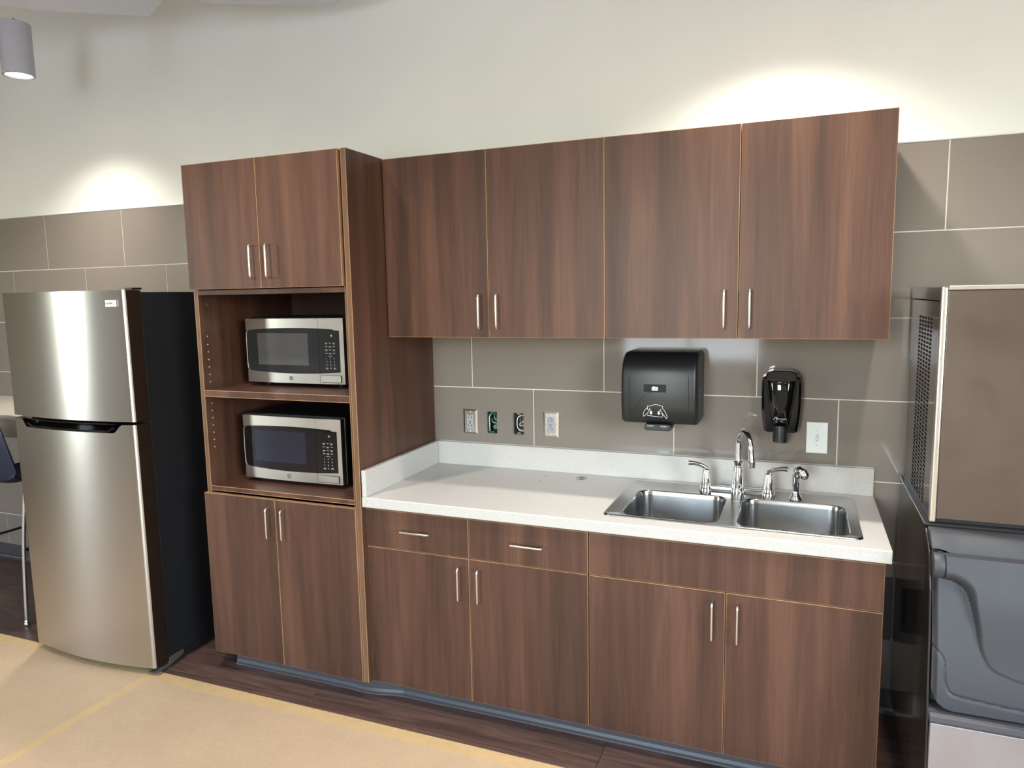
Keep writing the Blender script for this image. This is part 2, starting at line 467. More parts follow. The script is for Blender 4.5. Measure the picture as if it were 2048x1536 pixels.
def panel(name, parent, x0, x1, z0, z1, yf, th=.019, label=None, mat=None):
    """slab door / drawer front with light edge banding"""
    e = .0017; tb = bmesh.new(); m = MB()
    wi = m.mi(mat or M['wood']); ei = m.mi(M['edge'])
    fr = [(x0+e, z0+e), (x1-e, z0+e), (x1-e, z1-e), (x0+e, z1-e)]
    ou = [(x0, z0), (x1, z0), (x1, z1), (x0, z1)]
    A = [m.bm.verts.new((x, yf, z)) for x, z in fr]
    B = [m.bm.verts.new((x, yf+e*.6, z)) for x, z in ou]
    C = [m.bm.verts.new((x, yf+th, z)) for x, z in ou]
    f = m.bm.faces.new(A); f.material_index = wi
    f = m.bm.faces.new(C); f.material_index = wi
    for k in range(4):
        j = (k+1) % 4
        f = m.bm.faces.new((A[k], A[j], B[j], B[k])); f.material_index = ei
        f = m.bm.faces.new((B[k], B[j], C[j], C[k])); f.material_index = ei
    tb.free()
    return m.obj(name, None, parent, label)

def slab(m, x0, x1, y0, y1, z0, z1, edge='y0', e=.001):
    """carcass board; front edge carries banding"""
    m.box(x0, x1, y0+.002, y1, z0, z1, mat=M['wood_in'] if edge == 'in' else M['wood'])
    if x1-x0 < .03:
        q = .0022
        m.box(x0, x0+q, y0, y0+.0019, z0, z1, mat=M['edge']); m.box(x1-q, x1, y0, y0+.0019, z0, z1, mat=M['edge'])
        m.box(x0+q, x1-q, y0+.0003, y0+.0019, z0, z1, mat=M['wood_edge'])
    else: m.box(x0, x1, y0, y0+.0019, z0, z1, mat=M['wood_edge'])

# ------------------------------------------------------------------ tall microwave cabinet
TX0, TX1, TXM, TXR = -.9968, -.2222, -.6167, -.1973
tc = thing('microwave_cabinet', 'tall walnut brown cabinet with open niche holding two microwaves', 'cabinet', (-.6, -.3, 0))
yb = -.0035
yc = -.6205
m = MB()
slab(m, TX0, -.9755, yc, yb, .088, 2.194)                      # left side
m.obj('side_panel', None, tc)
m = MB()
slab(m, -.2405, -.2215, yc, yb, .088, 2.194)
m.obj('side_panel', None, tc)
m = MB()
m.box(-.2205, TXR-.001, -.6345, yb, .088, 2.1955, mat=M['wood'])   # finished end panel with banded edge
m.box(-.2205, -.2185, -.6365, -.6346, .088, 2.1955, mat=M['edge']); m.box(TXR-.003, TXR-.001, -.6365, -.6346, .088, 2.1955, mat=M['edge'])
m.box(-.2185, TXR-.003, -.6362, -.6346, .088, 2.1955, mat=M['wood_edge'])
m.obj('end_panel', None, tc)
m = MB(); m.box(TX0+.022, -.241, -.0195, yb, .09, 2.193, mat=M['wood_back_shaded']); m.obj('back_panel', None, tc)
m = MB(); slab(m, -.975, -.241, yc, -.02, 2.175, 2.194); m.obj('top_panel', None, tc)
m = MB()
m.box(-.975, -.241, yc+.002, -.02, 1.665, 1.684, mat=M['wood_in']); m.box(-.975, -.241, yc, yc+.0019, 1.665, 1.684, mat=M['wood'])
m.obj('niche_ceiling', None, tc)
for z0, z1, nm in ((1.234, 1.262, 'shelf'), (.824, .8435, 'niche_floor')):
    m = MB(); m.box(-.9745, -.2415, yc+.0035, -.02, z0, z1, mat=M['wood_in'])
    m.box(-.9745, -.2415, yc+.001, yc+.0034, z0, z1, mat=M['wood'])
    m.box(-.9745, -.2415, yc+.0004, yc+.003, z1-.0022, z1+.0003, mat=M['edge'])
    m.box(-.9745, -.2415, yc+.0004, yc+.003, z0-.0003, z0+.0018, mat=M['edge'])
    m.obj(nm, None, tc)
m = MB(); slab(m, -.975, -.241, yc, -.02, .0885, .107); m.obj('bottom_panel', None, tc)
# shelf pin holes
for z in [1.49, 1.455, 1.423, 1.39, 1.358, 1.326, 1.294, 1.20, 1.168, 1.136, 1.104, 1.072, 1.04, 1.008]:
    m = MB(); m.lathe([(.0028, 0), (.0028, .0012)], (-.9757, -.585, z), 8, axis='x'); m.obj('pin_hole', M['print'], tc)
m = MB(); m.lathe([(.008, 0), (.008, .0015), (.005, .0022)], (-.9755, -.575, 1.625), 14, axis='x'); m.obj('cap', M['wood_in'], tc)
# kick
m = MB(); m.box(-.955, -.2, -.555, -.03, .0, .087); m.obj('toe_kick', M['black'], tc)
tz0, tz1 = 1.688, 2.1955
for a, b, hx in ((TX0, TXM-.0015, -.647), (TXM+.0015, -.2335, -.567)):
    d = panel('door', tc, a, b, tz0, tz1, -.6419); handle(d, hx, -.6419, 1.7925)
for a, b, hx in ((TX0, TXM-.0015, -.6455), (TXM+.0015, -.2235, -.5695)):
    d = panel('door', tc, a, b, .0905, .816, -.6419); handle(d, hx, -.6419, .7175)

# ------------------------------------------------------------------ base cabinets
def kick(parent, x0, x1, y):
    m = MB(); m.box(x0, x1, y, -.03, .0, .084); m.obj('toe_kick', M['black'], parent)
def carcass(parent, x0, x1, yf, z0, z1, top=True):
    for a, b, c, d, nm in ((x0, x0+.018, z0, z1, 'side_panel'), (x1-.018, x1, z0, z1, 'side_panel')):
        m = MB(); slab(m, a, b, yf, yb, c, d); m.obj(nm, None, parent)
    m = MB(); slab(m, x0+.0185, x1-.0185, yf, yb, z0, z0+.018); m.obj('bottom_panel', None, parent)
    m = MB(); m.box(x0+.0185, x1-.0185, -.012, yb, z0+.019, z1-.02, mat=M['wood_in']); m.obj('back_panel', None, parent)
    if top: m = MB(); slab(m, x0+.0185, x1-.0185, yf, yb, z1-.018, z1); m.obj('top_panel', None, parent)
b1 = thing('base_cabinet', 'walnut brown base cabinet with two drawers above two doors, left of the sink', 'cabinet', (.25, -.3, 0), 'base cabinets under the worktop')
carcass(b1, -.1955, .7165, -.590, .086, .8215, False); kick(b1, -.19, .7165, -.53)
zs = .6584
for a, b, hx, dx in ((-.1962, .2516, .2155, .032), (.2546, .7158, .2965, .4905)):
    d = panel('drawer', b1, a, b, zs+.0015, .8125, -.61); handle(d, dx, -.61, .7405, .125, False)
    d = panel('door', b1, a, b, .0865, zs-.0015, -.61); handle(d, hx, -.61, .5595)
b2 = thing('base_cabinet', 'walnut brown base cabinet with one wide plain front above two doors, below the sink', 'cabinet', (1.18, -.3, 0), 'base cabinets under the worktop')
carcass(b2, .7195, 1.6450, -.590, .086, .8215, False); kick(b2, .7195, 1.64, -.53)
panel('false_drawer_front', b2, .7208, 1.6467, zs+.0015, .8125, -.61)
for a, b, hx in ((.7208, 1.1826, 1.1435), (1.1856, 1.6467, 1.2235)):
    d = panel('door', b2, a, b, .0865, zs-.0015, -.61); handle(d, hx, -.61, .5595)
# continuous vinyl base along kicks, bending out round the tall cabinet
pts = []
for k in range(2): pts.append((-.955 if k == 0 else -.33, -.556))
for k in range(1, 11):
    t = k/10; pts.append((-.33+.23*t, -.556+.025*(3*t*t-2*t**3)+(-.012*math.sin(PI*t))))
pts.append((1.64, -.531))
tag(cove(pts, 'cove_base', None, .084), 'grey vinyl cove base under the cabinets, bulging below the tall cabinet corner', 'base trim')

# upper cabinets
UZ0, UZ1, UY = 1.4787, 2.192, -.3905
for x0, x1, xm, h1, h2, lab in ((-.1955, .7218, .2624, .2275, .3025, 'walnut brown wall cabinet with two doors beside the tall cabinet'),
                                (.7244, 1.6485, 1.1881, 1.143, 1.2265, 'walnut brown wall cabinet with two doors above the towel and soap dispensers')):
    u = thing('wall_cabinet', lab, 'cabinet', ((x0+x1)/2, -.2, UZ0), 'wall cabinets over the worktop')
    carcass(u, x0, x1, -.371, UZ0+.001, UZ1-.001)
    xa = -.1927 if x0 < 0 else x0
    for a, b, hx in ((xa, xm-.0015, h1), (xm+.0015, x1+(.0013 if x0 > 0 else 0), h2)):
        d = panel('door', u, a, b, UZ0, UZ1, UY); handle(d, hx, UY, 1.58)

# ------------------------------------------------------------------ worktop
wt = thing('worktop', 'pale grey speckled solid surface worktop with upstands', 'worktop', (.73, -.3, .8227))
SX0, SX1, SY0, SY1 = .7535, 1.590, -.564, -.069
WX0, WX1, WYF, WZ0, WZ1 = -.1955, 1.6606, -.6328, .8227, .864
m = MB()
def wtbox(a, b, c, d): m.box(a, b, c, d, WZ0, WZ1)
ix0, ix1, iy0, iy1 = SX0+.012, SX1-.012, SY0+.012, SY1-.012
wtbox(WX0, ix0, WYF+.004, -.0005); wtbox(ix1, WX1, WYF+.004, -.0005); wtbox(ix0, ix1, WYF+.004, iy0); wtbox(ix0, ix1, iy1, -.0005)
# eased front edge
m.prism([(WYF+.004, WZ0), (WYF+.004, WZ1), (WYF+.0012, WZ1-.0012), (WYF, WZ1-.004), (WYF, WZ0+.003), (WYF+.002, WZ0)], WX0, WX1, 'x')
bmesh.ops.remove_doubles(m.bm, verts=m.bm.verts, dist=.00001)
m.obj('slab', M['counter'], wt)
m = MB(); m.box(WX0+.0205, WX1-.001, -.0195, -.0006, WZ1, .9697, .0012, 1); m.obj('back_upstand', M['counter'], wt)
m = MB(); m.box(WX0+.0005, WX0+.020, WYF+.001, -.0006, WZ1, .9697, .0012, 1); m.obj('side_upstand', M['counter'], wt)
m = MB(); m.tube([(WX0+.02, -.0025, .9705), (WX1-.004, -.0025, .9705)], .0022, 6); m.obj('sealant_bead', M['barapron'], wt)

# ------------------------------------------------------------------ sink
sk = thing('double_sink', 'stainless steel drop-in sink with two bowls set in the worktop', 'sink', (1.17, -.32, WZ1))
bowls = [(.812, 1.150, -.547, -.196), (1.203, 1.556, -.547, -.196)]
ztop = WZ1+.0042
def zring(poly, z): return [Vector((x, y, z)) for x, y in poly]
m = MB(); bm = m.bm
def loop(poly, z):
    vs = [bm.verts.new((x, y, z)) for x, y in poly]
    es = [bm.edges.new((vs[k], vs[(k+1) % len(vs)])) for k in range(len(vs))]
    return vs, es
offs = [(0, WZ1+.0004), (.0015, WZ1+.004), (.005, WZ1+.006), (.010, WZ1+.0056), (.014, ztop)]
prev = None
for o_, z in offs:
    poly = rrect(SX0+o_, SX1-o_, SY0+o_, SY1-o_, .03-o_*.5, 6)
    if prev is None: prev = [bm.verts.new((x, y, z)) for x, y in poly]
    else:
        cur = [bm.verts.new((x, y, z)) for x, y in poly]
        for k in range(len(cur)):
            f = bm.faces.new((prev[k], prev[(k+1) % len(cur)], cur[(k+1) % len(cur)], cur[k])); f.smooth = True
        prev = cur
edges = [bm.edges.get((prev[k], prev[(k+1) % len(prev)])) for k in range(len(prev))]
for b in bowls:
    vs, es = loop(rrect(b[0], b[1], b[2], b[3], .055, 8), ztop); edges += es
bmesh.ops.triangle_fill(bm, use_beauty=True, use_dissolve=False, edges=edges)
m.obj('deck', M['sink'], sk)
for b in bowls:
    m = MB(); rings = []
    R = .055; D = .17
    prof = [(0, 0), (.002, -.0015), (.0035, -.005), (.005, -.02), (.008, -D+.035)]
    for k in range(1, 6):
        a = PI/2*k/5; prof.append((.008+.032*(1-math.cos(a)), -D+.035-.032*math.sin(a)))
    prof += [(.09, -D), (.128, -D-.004)]
    for o_, dz in prof:
        rings.append(zring(rrect(b[0]+o_, b[1]-o_, b[2]+o_, b[3]-o_, max(.02, R-o_*.35), 8), ztop+dz))
    m.ring_loft(rings, True, False, True)
    bo = m.obj('bowl', M['sink'], sk, recalc=False)
    for f in bo.data.polygons: f.flip()
    cx, cy = (b[0]+b[1])/2, (b[2]+b[3])/2
    m = MB(); zz = ztop-D-.0035
    m.lathe([(.043, zz), (.043, zz+.002), (.036, zz+.0025), (.030, zz+.0005), (.004, zz+.0008), (.003, zz+.008), (.0005, zz+.009)], (cx, cy, 0), 24)
    m.obj('drain', M['drain'], sk)
# faucet
fa = thing('kitchen_faucet', 'chrome gooseneck faucet with two lever handles behind the sink bowls', 'faucet', (1.18, -.135, ztop))
z0 = ztop+.0003
fy = -.135
m = MB(); pr = []
m.prism(rrect(1.048, 1.306, fy-.012, fy+.012, .0115, 6), z0+.006, z0+.022, 'z', bev=.004)
m.lathe([(.027, z0), (.027, z0+.005), (.024, z0+.012), (.022, z0+.022)], (1.062, fy, 0))
m.lathe([(.027, z0), (.027, z0+.005), (.024, z0+.012), (.022, z0+.022)], (1.292, fy, 0))
m.obj('bridge_base', M['chrome'], fa, smooth=True)
m = MB()
m.lathe([(.029, z0), (.029, z0+.006), (.027, z0+.014), (.026, z0+.03), (.022, z0+.065), (.0175, z0+.10), (.0155, z0+.114), (.017, z0+.118), (.017, z0+.122), (.0125, z0+.126)], (1.18, fy, 0))
m.obj('spout_body', M['chrome'], fa, smooth=True)
m = MB(); pts = []
dirx, diry = .42, -.91      # spout swung slightly toward the right bowl
zr = z0+.192; Rg = .062
pts = [(1.18, fy, z0+.12), (1.18, fy, z0+.15)]
for k in range(0, 17):
    a = PI*k/16; q = Rg*(1-math.cos(a)); pts.append((1.18+dirx*q, fy+diry*q, zr+Rg*math.sin(a)*.92))
q = 2*Rg; ex, ey = 1.18+dirx*q, fy+diry*q
pts += [(ex+.001, ey-.001, zr-.02), (ex+.003, ey-.003, zr-.042)]
rr = [.0125]*2+[.0125-.0025*k/16 for k in range(17)]+[.0105, .0115]
m.tube(pts, rr, 18); m.obj('spout', M['chrome'], fa, smooth=True)
m = MB(); m.lathe([(.0125, zr-.062), (.0145, zr-.06), (.0135, zr-.042), (.0115, zr-.04)], (ex+.003, ey-.003, 0)); m.obj('aerator', M['chrome'], fa, smooth=True)
for hx, s in ((1.062, -1), (1.292, 1)):
    m = MB(); m.lathe([(.0215, z0+.022), (.0205, z0+.03), (.0185, z0+.05), (.0150, z0+.072), (.013, z0+.082), (.006, z0+.087), (.007, z0+.092), (.004, z0+.096)], (hx, fy, 0))
    p = smooth_path([(hx-.002*s, fy, z0+.088), (hx+.018*s, fy-.005, z0+.100), (hx+.044*s, fy-.012, z0+.108), (hx+.067*s, fy-.018, z0+.109)], 6)
    m.tube(p, [.0072+.0026*(k/len(p))**1.5 for k in range(len(p))], 12)
    m.obj('lever_handle', M['chrome'], fa, smooth=True)
sp = thing('side_sprayer', 'chrome pull-out side sprayer right of the faucet', 'sprayer', (1.388, -.15, ztop))
m = MB(); m.lathe([(.026, z0), (.025, z0+.004), (.018, z0+.014), (.0135, z0+.022), (.0125, z0+.028)], (1.388, -.15, 0)); m.obj('holder', M['chrome'], sp, smooth=True)
m = MB(); p = smooth_path([(1.388, -.15, z0+.025), (1.388, -.15, z0+.06), (1.389, -.15, z0+.088), (1.397, -.158, z0+.108), (1.410, -.168, z0+.106), (1.416, -.174, z0+.097)], 6)
n_ = len(p); m.tube(p, [.0115+.0055*min(1, (k/n_)*1.6) for k in range(n_)], 16); m.sphere(p[-1], .0175)
m.obj('spray_head', M['chrome'], sp, smooth=True)

# small debris on worktop
cl = MB()
for dx, dy, a in ((0, 0, .3), (.012, -.012, 1.1), (-.008, -.02, 2.2), (.018, .006, 1.8), (.004, -.03, .1)):
    c, s_ = math.cos(a), math.sin(a); b0 = Vector((.542+dx, -.088+dy, WZ1+.0025))
    q = [(-.014, -.005), (.012, -.005), (.015, 0), (.012, .005), (-.010, .005), (-.012, .002), (.008, .001)]
    cl.tube([b0+Vector((u*c-v*s_, u*s_+v*c, .002*k/6)) for k, (u, v) in enumerate(q)], .0013, 6)
tag(cl.obj('metal_clips', M['steel_handle']), 'little heap of bent metal clips on the worktop near the upstand', 'clip')
for x, y, lab in ((.392, -.19, 'dark crumb on the worktop, the one nearer the front edge'), (.386, -.10, 'dark crumb on the worktop, the one nearer the upstand')):
    m = MB(); m.sphere((x, y, WZ1+.0011), .0026, None, 1.5, 1, .4, 8, 5); tag(m.obj('crumb', M['slot']), lab, 'crumb', 'crumbs on the worktop')

# ------------------------------------------------------------------ outlets and junction boxes
def outlet(cx, cz, label):
    t = thing('outlet', label, 'outlet', (cx, -.001, cz), 'steel outlets above the worktop')
    w, h = .0352, .0575
    m = MB()
    q = [[(w, h), .0002], [(w, h), -.0015], [(w-.008, h-.008), -.0055], [(w-.0085, h-.0085), -.0058]]
    rings = [[Vector((cx+sx*a, y, cz+sz*b)) for sx, sz in ((-1, -1), (1, -1), (1, 1), (-1, 1))] for (a, b), y in q]
    m.ring_loft(rings, True, True, True, None, False)
    m.obj('cover_plate', M['plate'], t)
    m = MB(); m.box(cx-.0168, cx+.0168, -.0085, -.0058, cz-.0335, cz+.0335, .0012, 2); r = m.obj('receptacle', M['outlet_grey'], t)
    m = MB()
    for dz in (-.017, .021):
        m.box(cx-.0085, cx-.0065, -.0088, -.0083, cz+dz-.006, cz+dz+.003)
        m.box(cx+.0055, cx+.0075, -.0088, -.0083, cz+dz-.0065, cz+dz+.0035); m.box(cx+.0075, cx+.0115, -.0088, -.0083, cz+dz-.0025, cz+dz-.0005)
        m.lathe([(.0027, -.0088), (.0027, -.0083)], (cx-.0005, 0, cz+dz+.0095), 12, axis='y')
    m.box(cx-.006, cx+.006, -.0088, -.0084, cz-.0012, cz+.0012)
    m.obj('slots', M['slot'], r)
    for s in (-1, 1):
        m = MB(); m.lathe([(.0034, -.0058), (.0034, -.0068), (.002, -.0074)], (cx, 0, cz+s*.0455), 12, axis='y'); m.obj('screw', M['chrome'], t)
outlet(-.0135, 1.0675, 'steel outlet cover nearest the tall cabinet')
outlet(.3775, 1.0712, 'steel outlet cover right of the two open junction boxes')
def jbox(x0, x1, z0, z1, label, kind):
    t = thing('junction_box', label, 'junction box', ((x0+x1)/2, .03, z0), 'open junction boxes above the worktop')
    e = .0008; a, b, c, d = x0+e, x1-e, z0+e, z1-e
    m = MB()
    m.box(a, b, .062, .064, c, d); m.box(a, a+.0015, .006, .062, c, d); m.box(b-.0015, b, .006, .062, c, d)
    m.box(a+.0015, b-.0015, .006, .062, c, c+.0015); m.box(a+.0015, b-.0015, .006, .062, d-.0015, d)
    m.box((a+b)/2-.008, (a+b)/2+.008, .006, .0075, d-.009, d-.0015); m.box((a+b)/2-.008, (a+b)/2+.008, .006, .0075, c+.0015, c+.009)
    m.obj('box', M['wire_green'] if kind == 0 else M['box_metal'], t)
    cx, cz = (a+b)/2, (c+d)/2
    def wire(pts, mat, r=.0016):
        w = MB(); w.tube(smooth_path(pts, 6), r, 7); w.obj('wire', M[mat], t)
    if kind == 0:
        wire([(a+.004, .02, c+.004), (a+.007, .012, cz-.01), (a+.003, .02, cz+.02), (a+.01, .03, d-.01)], 'wire_white', .0022)
        wire([(cx-.005, .05, d-.006), (cx+.004, .02, cz+.02), (b-.006, .014, cz+.01), (b-.004, .04, cz-.004)], 'wire_white')
        wire([(a+.006, .04, cz+.012), (cx-.002, .014, cz), (b-.005, .014, cz-.004)], 'wire_white')
        wire([(b-.006, .014, cz-.012), (cx+.004, .012, cz-.02), (cx+.008, .014, cz-.028), (b-.005, .016, cz-.022)], 'wire_white')
        wire([(a+.012, .03, d-.01), (cx, .02, d-.02), (b-.006, .03, d-.03)], 'wire_green', .002)
    else:
        wire([(b-.004, .02, d-.012), (cx-.004, .012, d-.02), (cx-.010, .010, cz), (cx-.004, .012, c+.022), (b-.004, .02, c+.012)], 'wire_white', .0022)
        wire([(b-.004, .02, cz+.01), (cx+.006, .014, cz+.002), (cx+.002, .012, cz-.008), (b-.006, .014, cz-.012)], 'wire_white')
        wire([(b-.004, .03, cz+.02), (cx+.008, .02, cz+.012), (cx+.01, .02, cz-.02), (b-.004, .03, cz-.03)], 'wire_red', .002)
        wire([(cx-.002, .045, d-.01), (cx+.004, .03, cz), (cx, .03, c+.012)], 'wire_black', .0025)
        wire([(a+.004, .03, d-.01), (a+.006, .02, cz), (a+.004, .03, c+.01)], 'wire_black', .003)
jbox(*HOLE[0], 'open junction box with green interior and pale wires', 0)
jbox(*HOLE[1], 'open junction box with a looped white wire and red wires', 1)
# switch
sw = thing('light_switch', 'white toggle light switch on the tile below the soap dispenser', 'switch', (1.458, -.001, 1.075))
m = MB(); m.box(1.4205, 1.4965, -.005, -.0003, 1.0145, 1.1355, .002, 2); m.obj('cover_plate', M['white'], sw)
m = MB(); m.box(1.453, 1.464, -.0056, -.0049, 1.063, 1.087); m.obj('toggle_slot', M['print'], sw)
m = MB(); m.prism([(-.0056, 1.066), (-.013, 1.068), (-.0125, 1.074), (-.0056, 1.084)], 1.4548, 1.4622, 'x'); m.obj('toggle', M['white'], sw)
for dz in (-.030, .030):
    m = MB(); m.lathe([(.0028, -.005), (.0028, -.0057)], (1.4585, 0, 1.075+dz), 10, axis='y'); m.box(1.4581, 1.4589, -.006, -.0056, 1.075+dz-.0024, 1.075+dz+.0024); m.obj('screw', M['print'], sw)
# recessed utility box low on wall beside the sink cabinet
t = thing('utility_box', 'dark recessed utility box low on the tiles in the gap beside the ice machine', 'utility box', (1.69, 0, .335))
m = MB(); e = .001; a, b, c, d = 1.601, 1.741, .336, .514
m.box(a, b, .09, .092, c, d); m.box(a, a+.002, .001, .09, c, d); m.box(b-.002, b, .001, .09, c, d); m.box(a+.002, b-.002, .001, .09, c, c+.002); m.box(a+.002, b-.002, .001, .09, d-.002, d)
m.obj('housing', M['slot'], t)
m = MB()
for q in cut_rects(1.655, 1.743, .30, .55, [(1.655, 1.715, .335, .515)]): m.box(q[0], q[1], -.003, -.0004, q[2], q[3])
m.obj('flange', M['cove'], t)
# hide inside of hole below cabinets is behind the sink cabinet

# ------------------------------------------------------------------ paper towel dispenser
td = thing('paper_towel_dispenser', 'matte black paper towel dispenser on the tile under the wall cabinet', 'dispenser', (.885, -.1, 1.135))
x0, x1 = .7375, 1.0315
def prof_td(o=0):
    pts = [(-.002, 1.125+o), (-.12, 1.122+o), (-.185, 1.134+o), (-.199+o, 1.146+o), (-.206+o, 1.20), (-.207+o, 1.27), (-.203+o, 1.315)]
    for k in range(1, 8):
        a = PI/2*k/8; pts.append((-.203+.085*(1-math.cos(a))+o, 1.318+.092*math.sin(a)-o*.6))
    pts += [(-.112, 1.4105-o), (-.002, 1.4105-o)]
    return pts
m = MB(); rings = []
for x, o in ((x0, .016), (x0+.004, .007), (x0+.012, .001), (x0+.016, 0), (x1-.016, 0), (x1-.012, .001), (x1-.004, .007), (x1, .016)):
    rings.append([Vector((x, y, z)) for y, z in prof_td(o)])
m.ring_loft(rings, True, True, True)
td_o = m.obj('cover', M['black_satin'], td)
for p_ in td_o.data.polygons:
    p_.use_smooth = len(p_.vertices) == 4
td_o.data.set_sharp_from_angle(angle=math.radians(50))
for xs in (.772, .9985):
    m = MB(); m.tube(smooth_path([(xs+(.006 if xs < .9 else -.002)*0, -.2035, 1.318), (xs+.0015, -.2072, 1.27), (xs+.003, -.2062, 1.2), (xs+.003, -.199, 1.147)], 6), .0011, 6); m.obj('seam', M['slot'], td)
m = MB(); m.tube(smooth_path([(.787, -.2, 1.148), (.797, -.2062, 1.20), (.822, -.2073, 1.235), (.865, -.2073, 1.262)], 6), .0007, 6)
m.obj('seam', M['slot'], td)
m = MB(); m.prism(rrect(.829, .915, 1.2475+.012, 1.2895, .003, 3), -.2085, -.2063, 'y'); lp = m.obj('logo_plate', M['black_panel'], td)
m = MB(); m.prism([(.861, 1.266), (.884, 1.266), (.8845, 1.2795), (.872, 1.2805), (.866, 1.283), (.8645, 1.2785), (.8605, 1.2785)], -.2090, -.2086, 'y'); lg = m.obj('logo', M['print_white'], lp)
txt('logo_text', 'TORK', .0085, (.8725, -.2092, 1.2722), M['slot'], lg, ext=.0001)
m = MB()
def ln(pts, r=.0008, yy=-.2068): m.tube([(x, yy, z) for x, z in pts], r, 5)
ln([(.845, 1.167), (.903, 1.163), (.903, 1.172), (.900, 1.1765)]); ln([(.845, 1.167), (.845, 1.171)])
ln([(.844, 1.205), (.852, 1.204), (.860, 1.2075), (.872, 1.211), (.885, 1.2105), (.894, 1.207), (.902, 1.206), (.903, 1.196)])
ln([(.844, 1.205), (.844, 1.191), (.849, 1.189), (.855, 1.1955)]);
ln([(.830, 1.163), (.827, 1.169), (.8315, 1.184), (.838, 1.193), (.844, 1.197)]); ln([(.830, 1.163), (.842, 1.174), (.848, 1.182), (.855, 1.1955)])
ln([(.918, 1.158), (.921, 1.166), (.914, 1.181), (.908, 1.191), (.903, 1.196)]); ln([(.918, 1.158), (.906, 1.172), (.899, 1.181), (.892, 1.1935), (.897, 1.1905)])
for ax in (.858, .888):
    m.prism([(ax-.003, 1.186), (ax+.003, 1.186), (ax+.003, 1.178), (ax+.0062, 1.178), (ax, 1.171), (ax-.0062, 1.178), (ax-.003, 1.178)], -.2078, -.2066, 'y')
m.obj('instruction_mark', M['print_white'], td)
m = MB(); m.prism(rrect(.832, .935, 1.1085, 1.134, .010, 5), -.208, -.13, 'y', bev=.003); pb = m.obj('push_bar', M['black'], td)
for xx in (.8565, .908): txt('push_text', 'PUSH', .0085, (xx, -.2084, 1.1265), M['print'], pb, ext=.0002, sx=1.25)
m = MB(); m.lathe([(.004, 0), (.004, .0015)], (x1-.0006, -.10, 1.27), 12, axis='x'); m.obj('lock', M['chrome'], td)

# ------------------------------------------------------------------ soap dispenser
sd = thing('soap_dispenser', 'glossy black soap dispenser on the tile above the faucet', 'dispenser', (1.327, -.05, 1.09))
cx = 1.327
def shield(ws, y):  # list of (z, halfwidth)
    return [Vector((cx-w, y, z)) for z, w in ws]+[Vector((cx+w, y, z)) for z, w in reversed(ws)]
base = [(1.098, .050), (1.104, .062), (1.14, .068), (1.20, .0725), (1.25, .0735), (1.295, .0725), (1.310, .069), (1.316, .056)]
m = MB()
m.ring_loft([shield(base, -.0004), shield(base, -.045), shield([(z, w-.003) for z, w in base], -.056), shield([(z+(.004 if z < 1.2 else -.004), w-.012) for z, w in base], -.062)], True, True, True, None, False)
m.obj('housing', M['black_gloss'], sd)
m = MB(); rings = []
for z, w, d in ((1.122, .030, .072), (1.135, .034, .080), (1.16, .038, .089), (1.20, .045, .098), (1.25, .052, .103), (1.29, .056, .101), (1.31, .0575, .094), (1.325, .057, .080), (1.332, .055, .05)):
    r = []
    for k in range(13):
        a = PI*k/12; r.append(Vector((cx-w*math.cos(a)*(1 if abs(math.cos(a)) < .99 else 1), -.03-(d-.03)*math.sin(a)**.45, z)))
    rings.append(r)
m.ring_loft(rings, True, True, True); m.obj('front_cover', M['black_gloss'], sd)
m = MB(); m.prism([(cx-.055, 1.3225), (cx-.05, 1.336), (cx-.03, 1.3415), (cx+.03, 1.3415), (cx+.05, 1.336), (cx+.055, 1.3225), (cx+.056, 1.305), (cx, 1.297), (cx-.056, 1.305)], -.106, -.02, 'y', bev=.006, seg=3)
m.obj('top_cap', M['black_gloss'], sd)
m = MB(); m.prism([(cx-.020, 1.268), (cx+.024, 1.268), (cx+.022, 1.215), (cx+.012, 1.185), (cx-.006, 1.183), (cx-.015, 1.215)], -.107, -.098, 'y', bev=.002)
m.obj('window', M['glass_dark'], sd)
m = MB()
m.lathe([(.0268, -.03), (.0268, .0), (.0245, .034)][::-1], (cx-.008+.008, -.068, 1.094), 20)
m.obj('nozzle', M['black_satin'], sd)
tt = txt('brand_text', 'symmetry', .0085, (cx+.004, -.0975, 1.158), M['print'], sd, ext=.0005, sx=1.1)
m = MB(); m.tube(smooth_path([(cx-.024, -.0965, 1.153), (cx-.020, -.0965, 1.162), (cx-.012, -.098, 1.163), (cx-.016, -.097, 1.157)], 5), .0008, 6); m.obj('brand_mark', M['print_white'], sd)

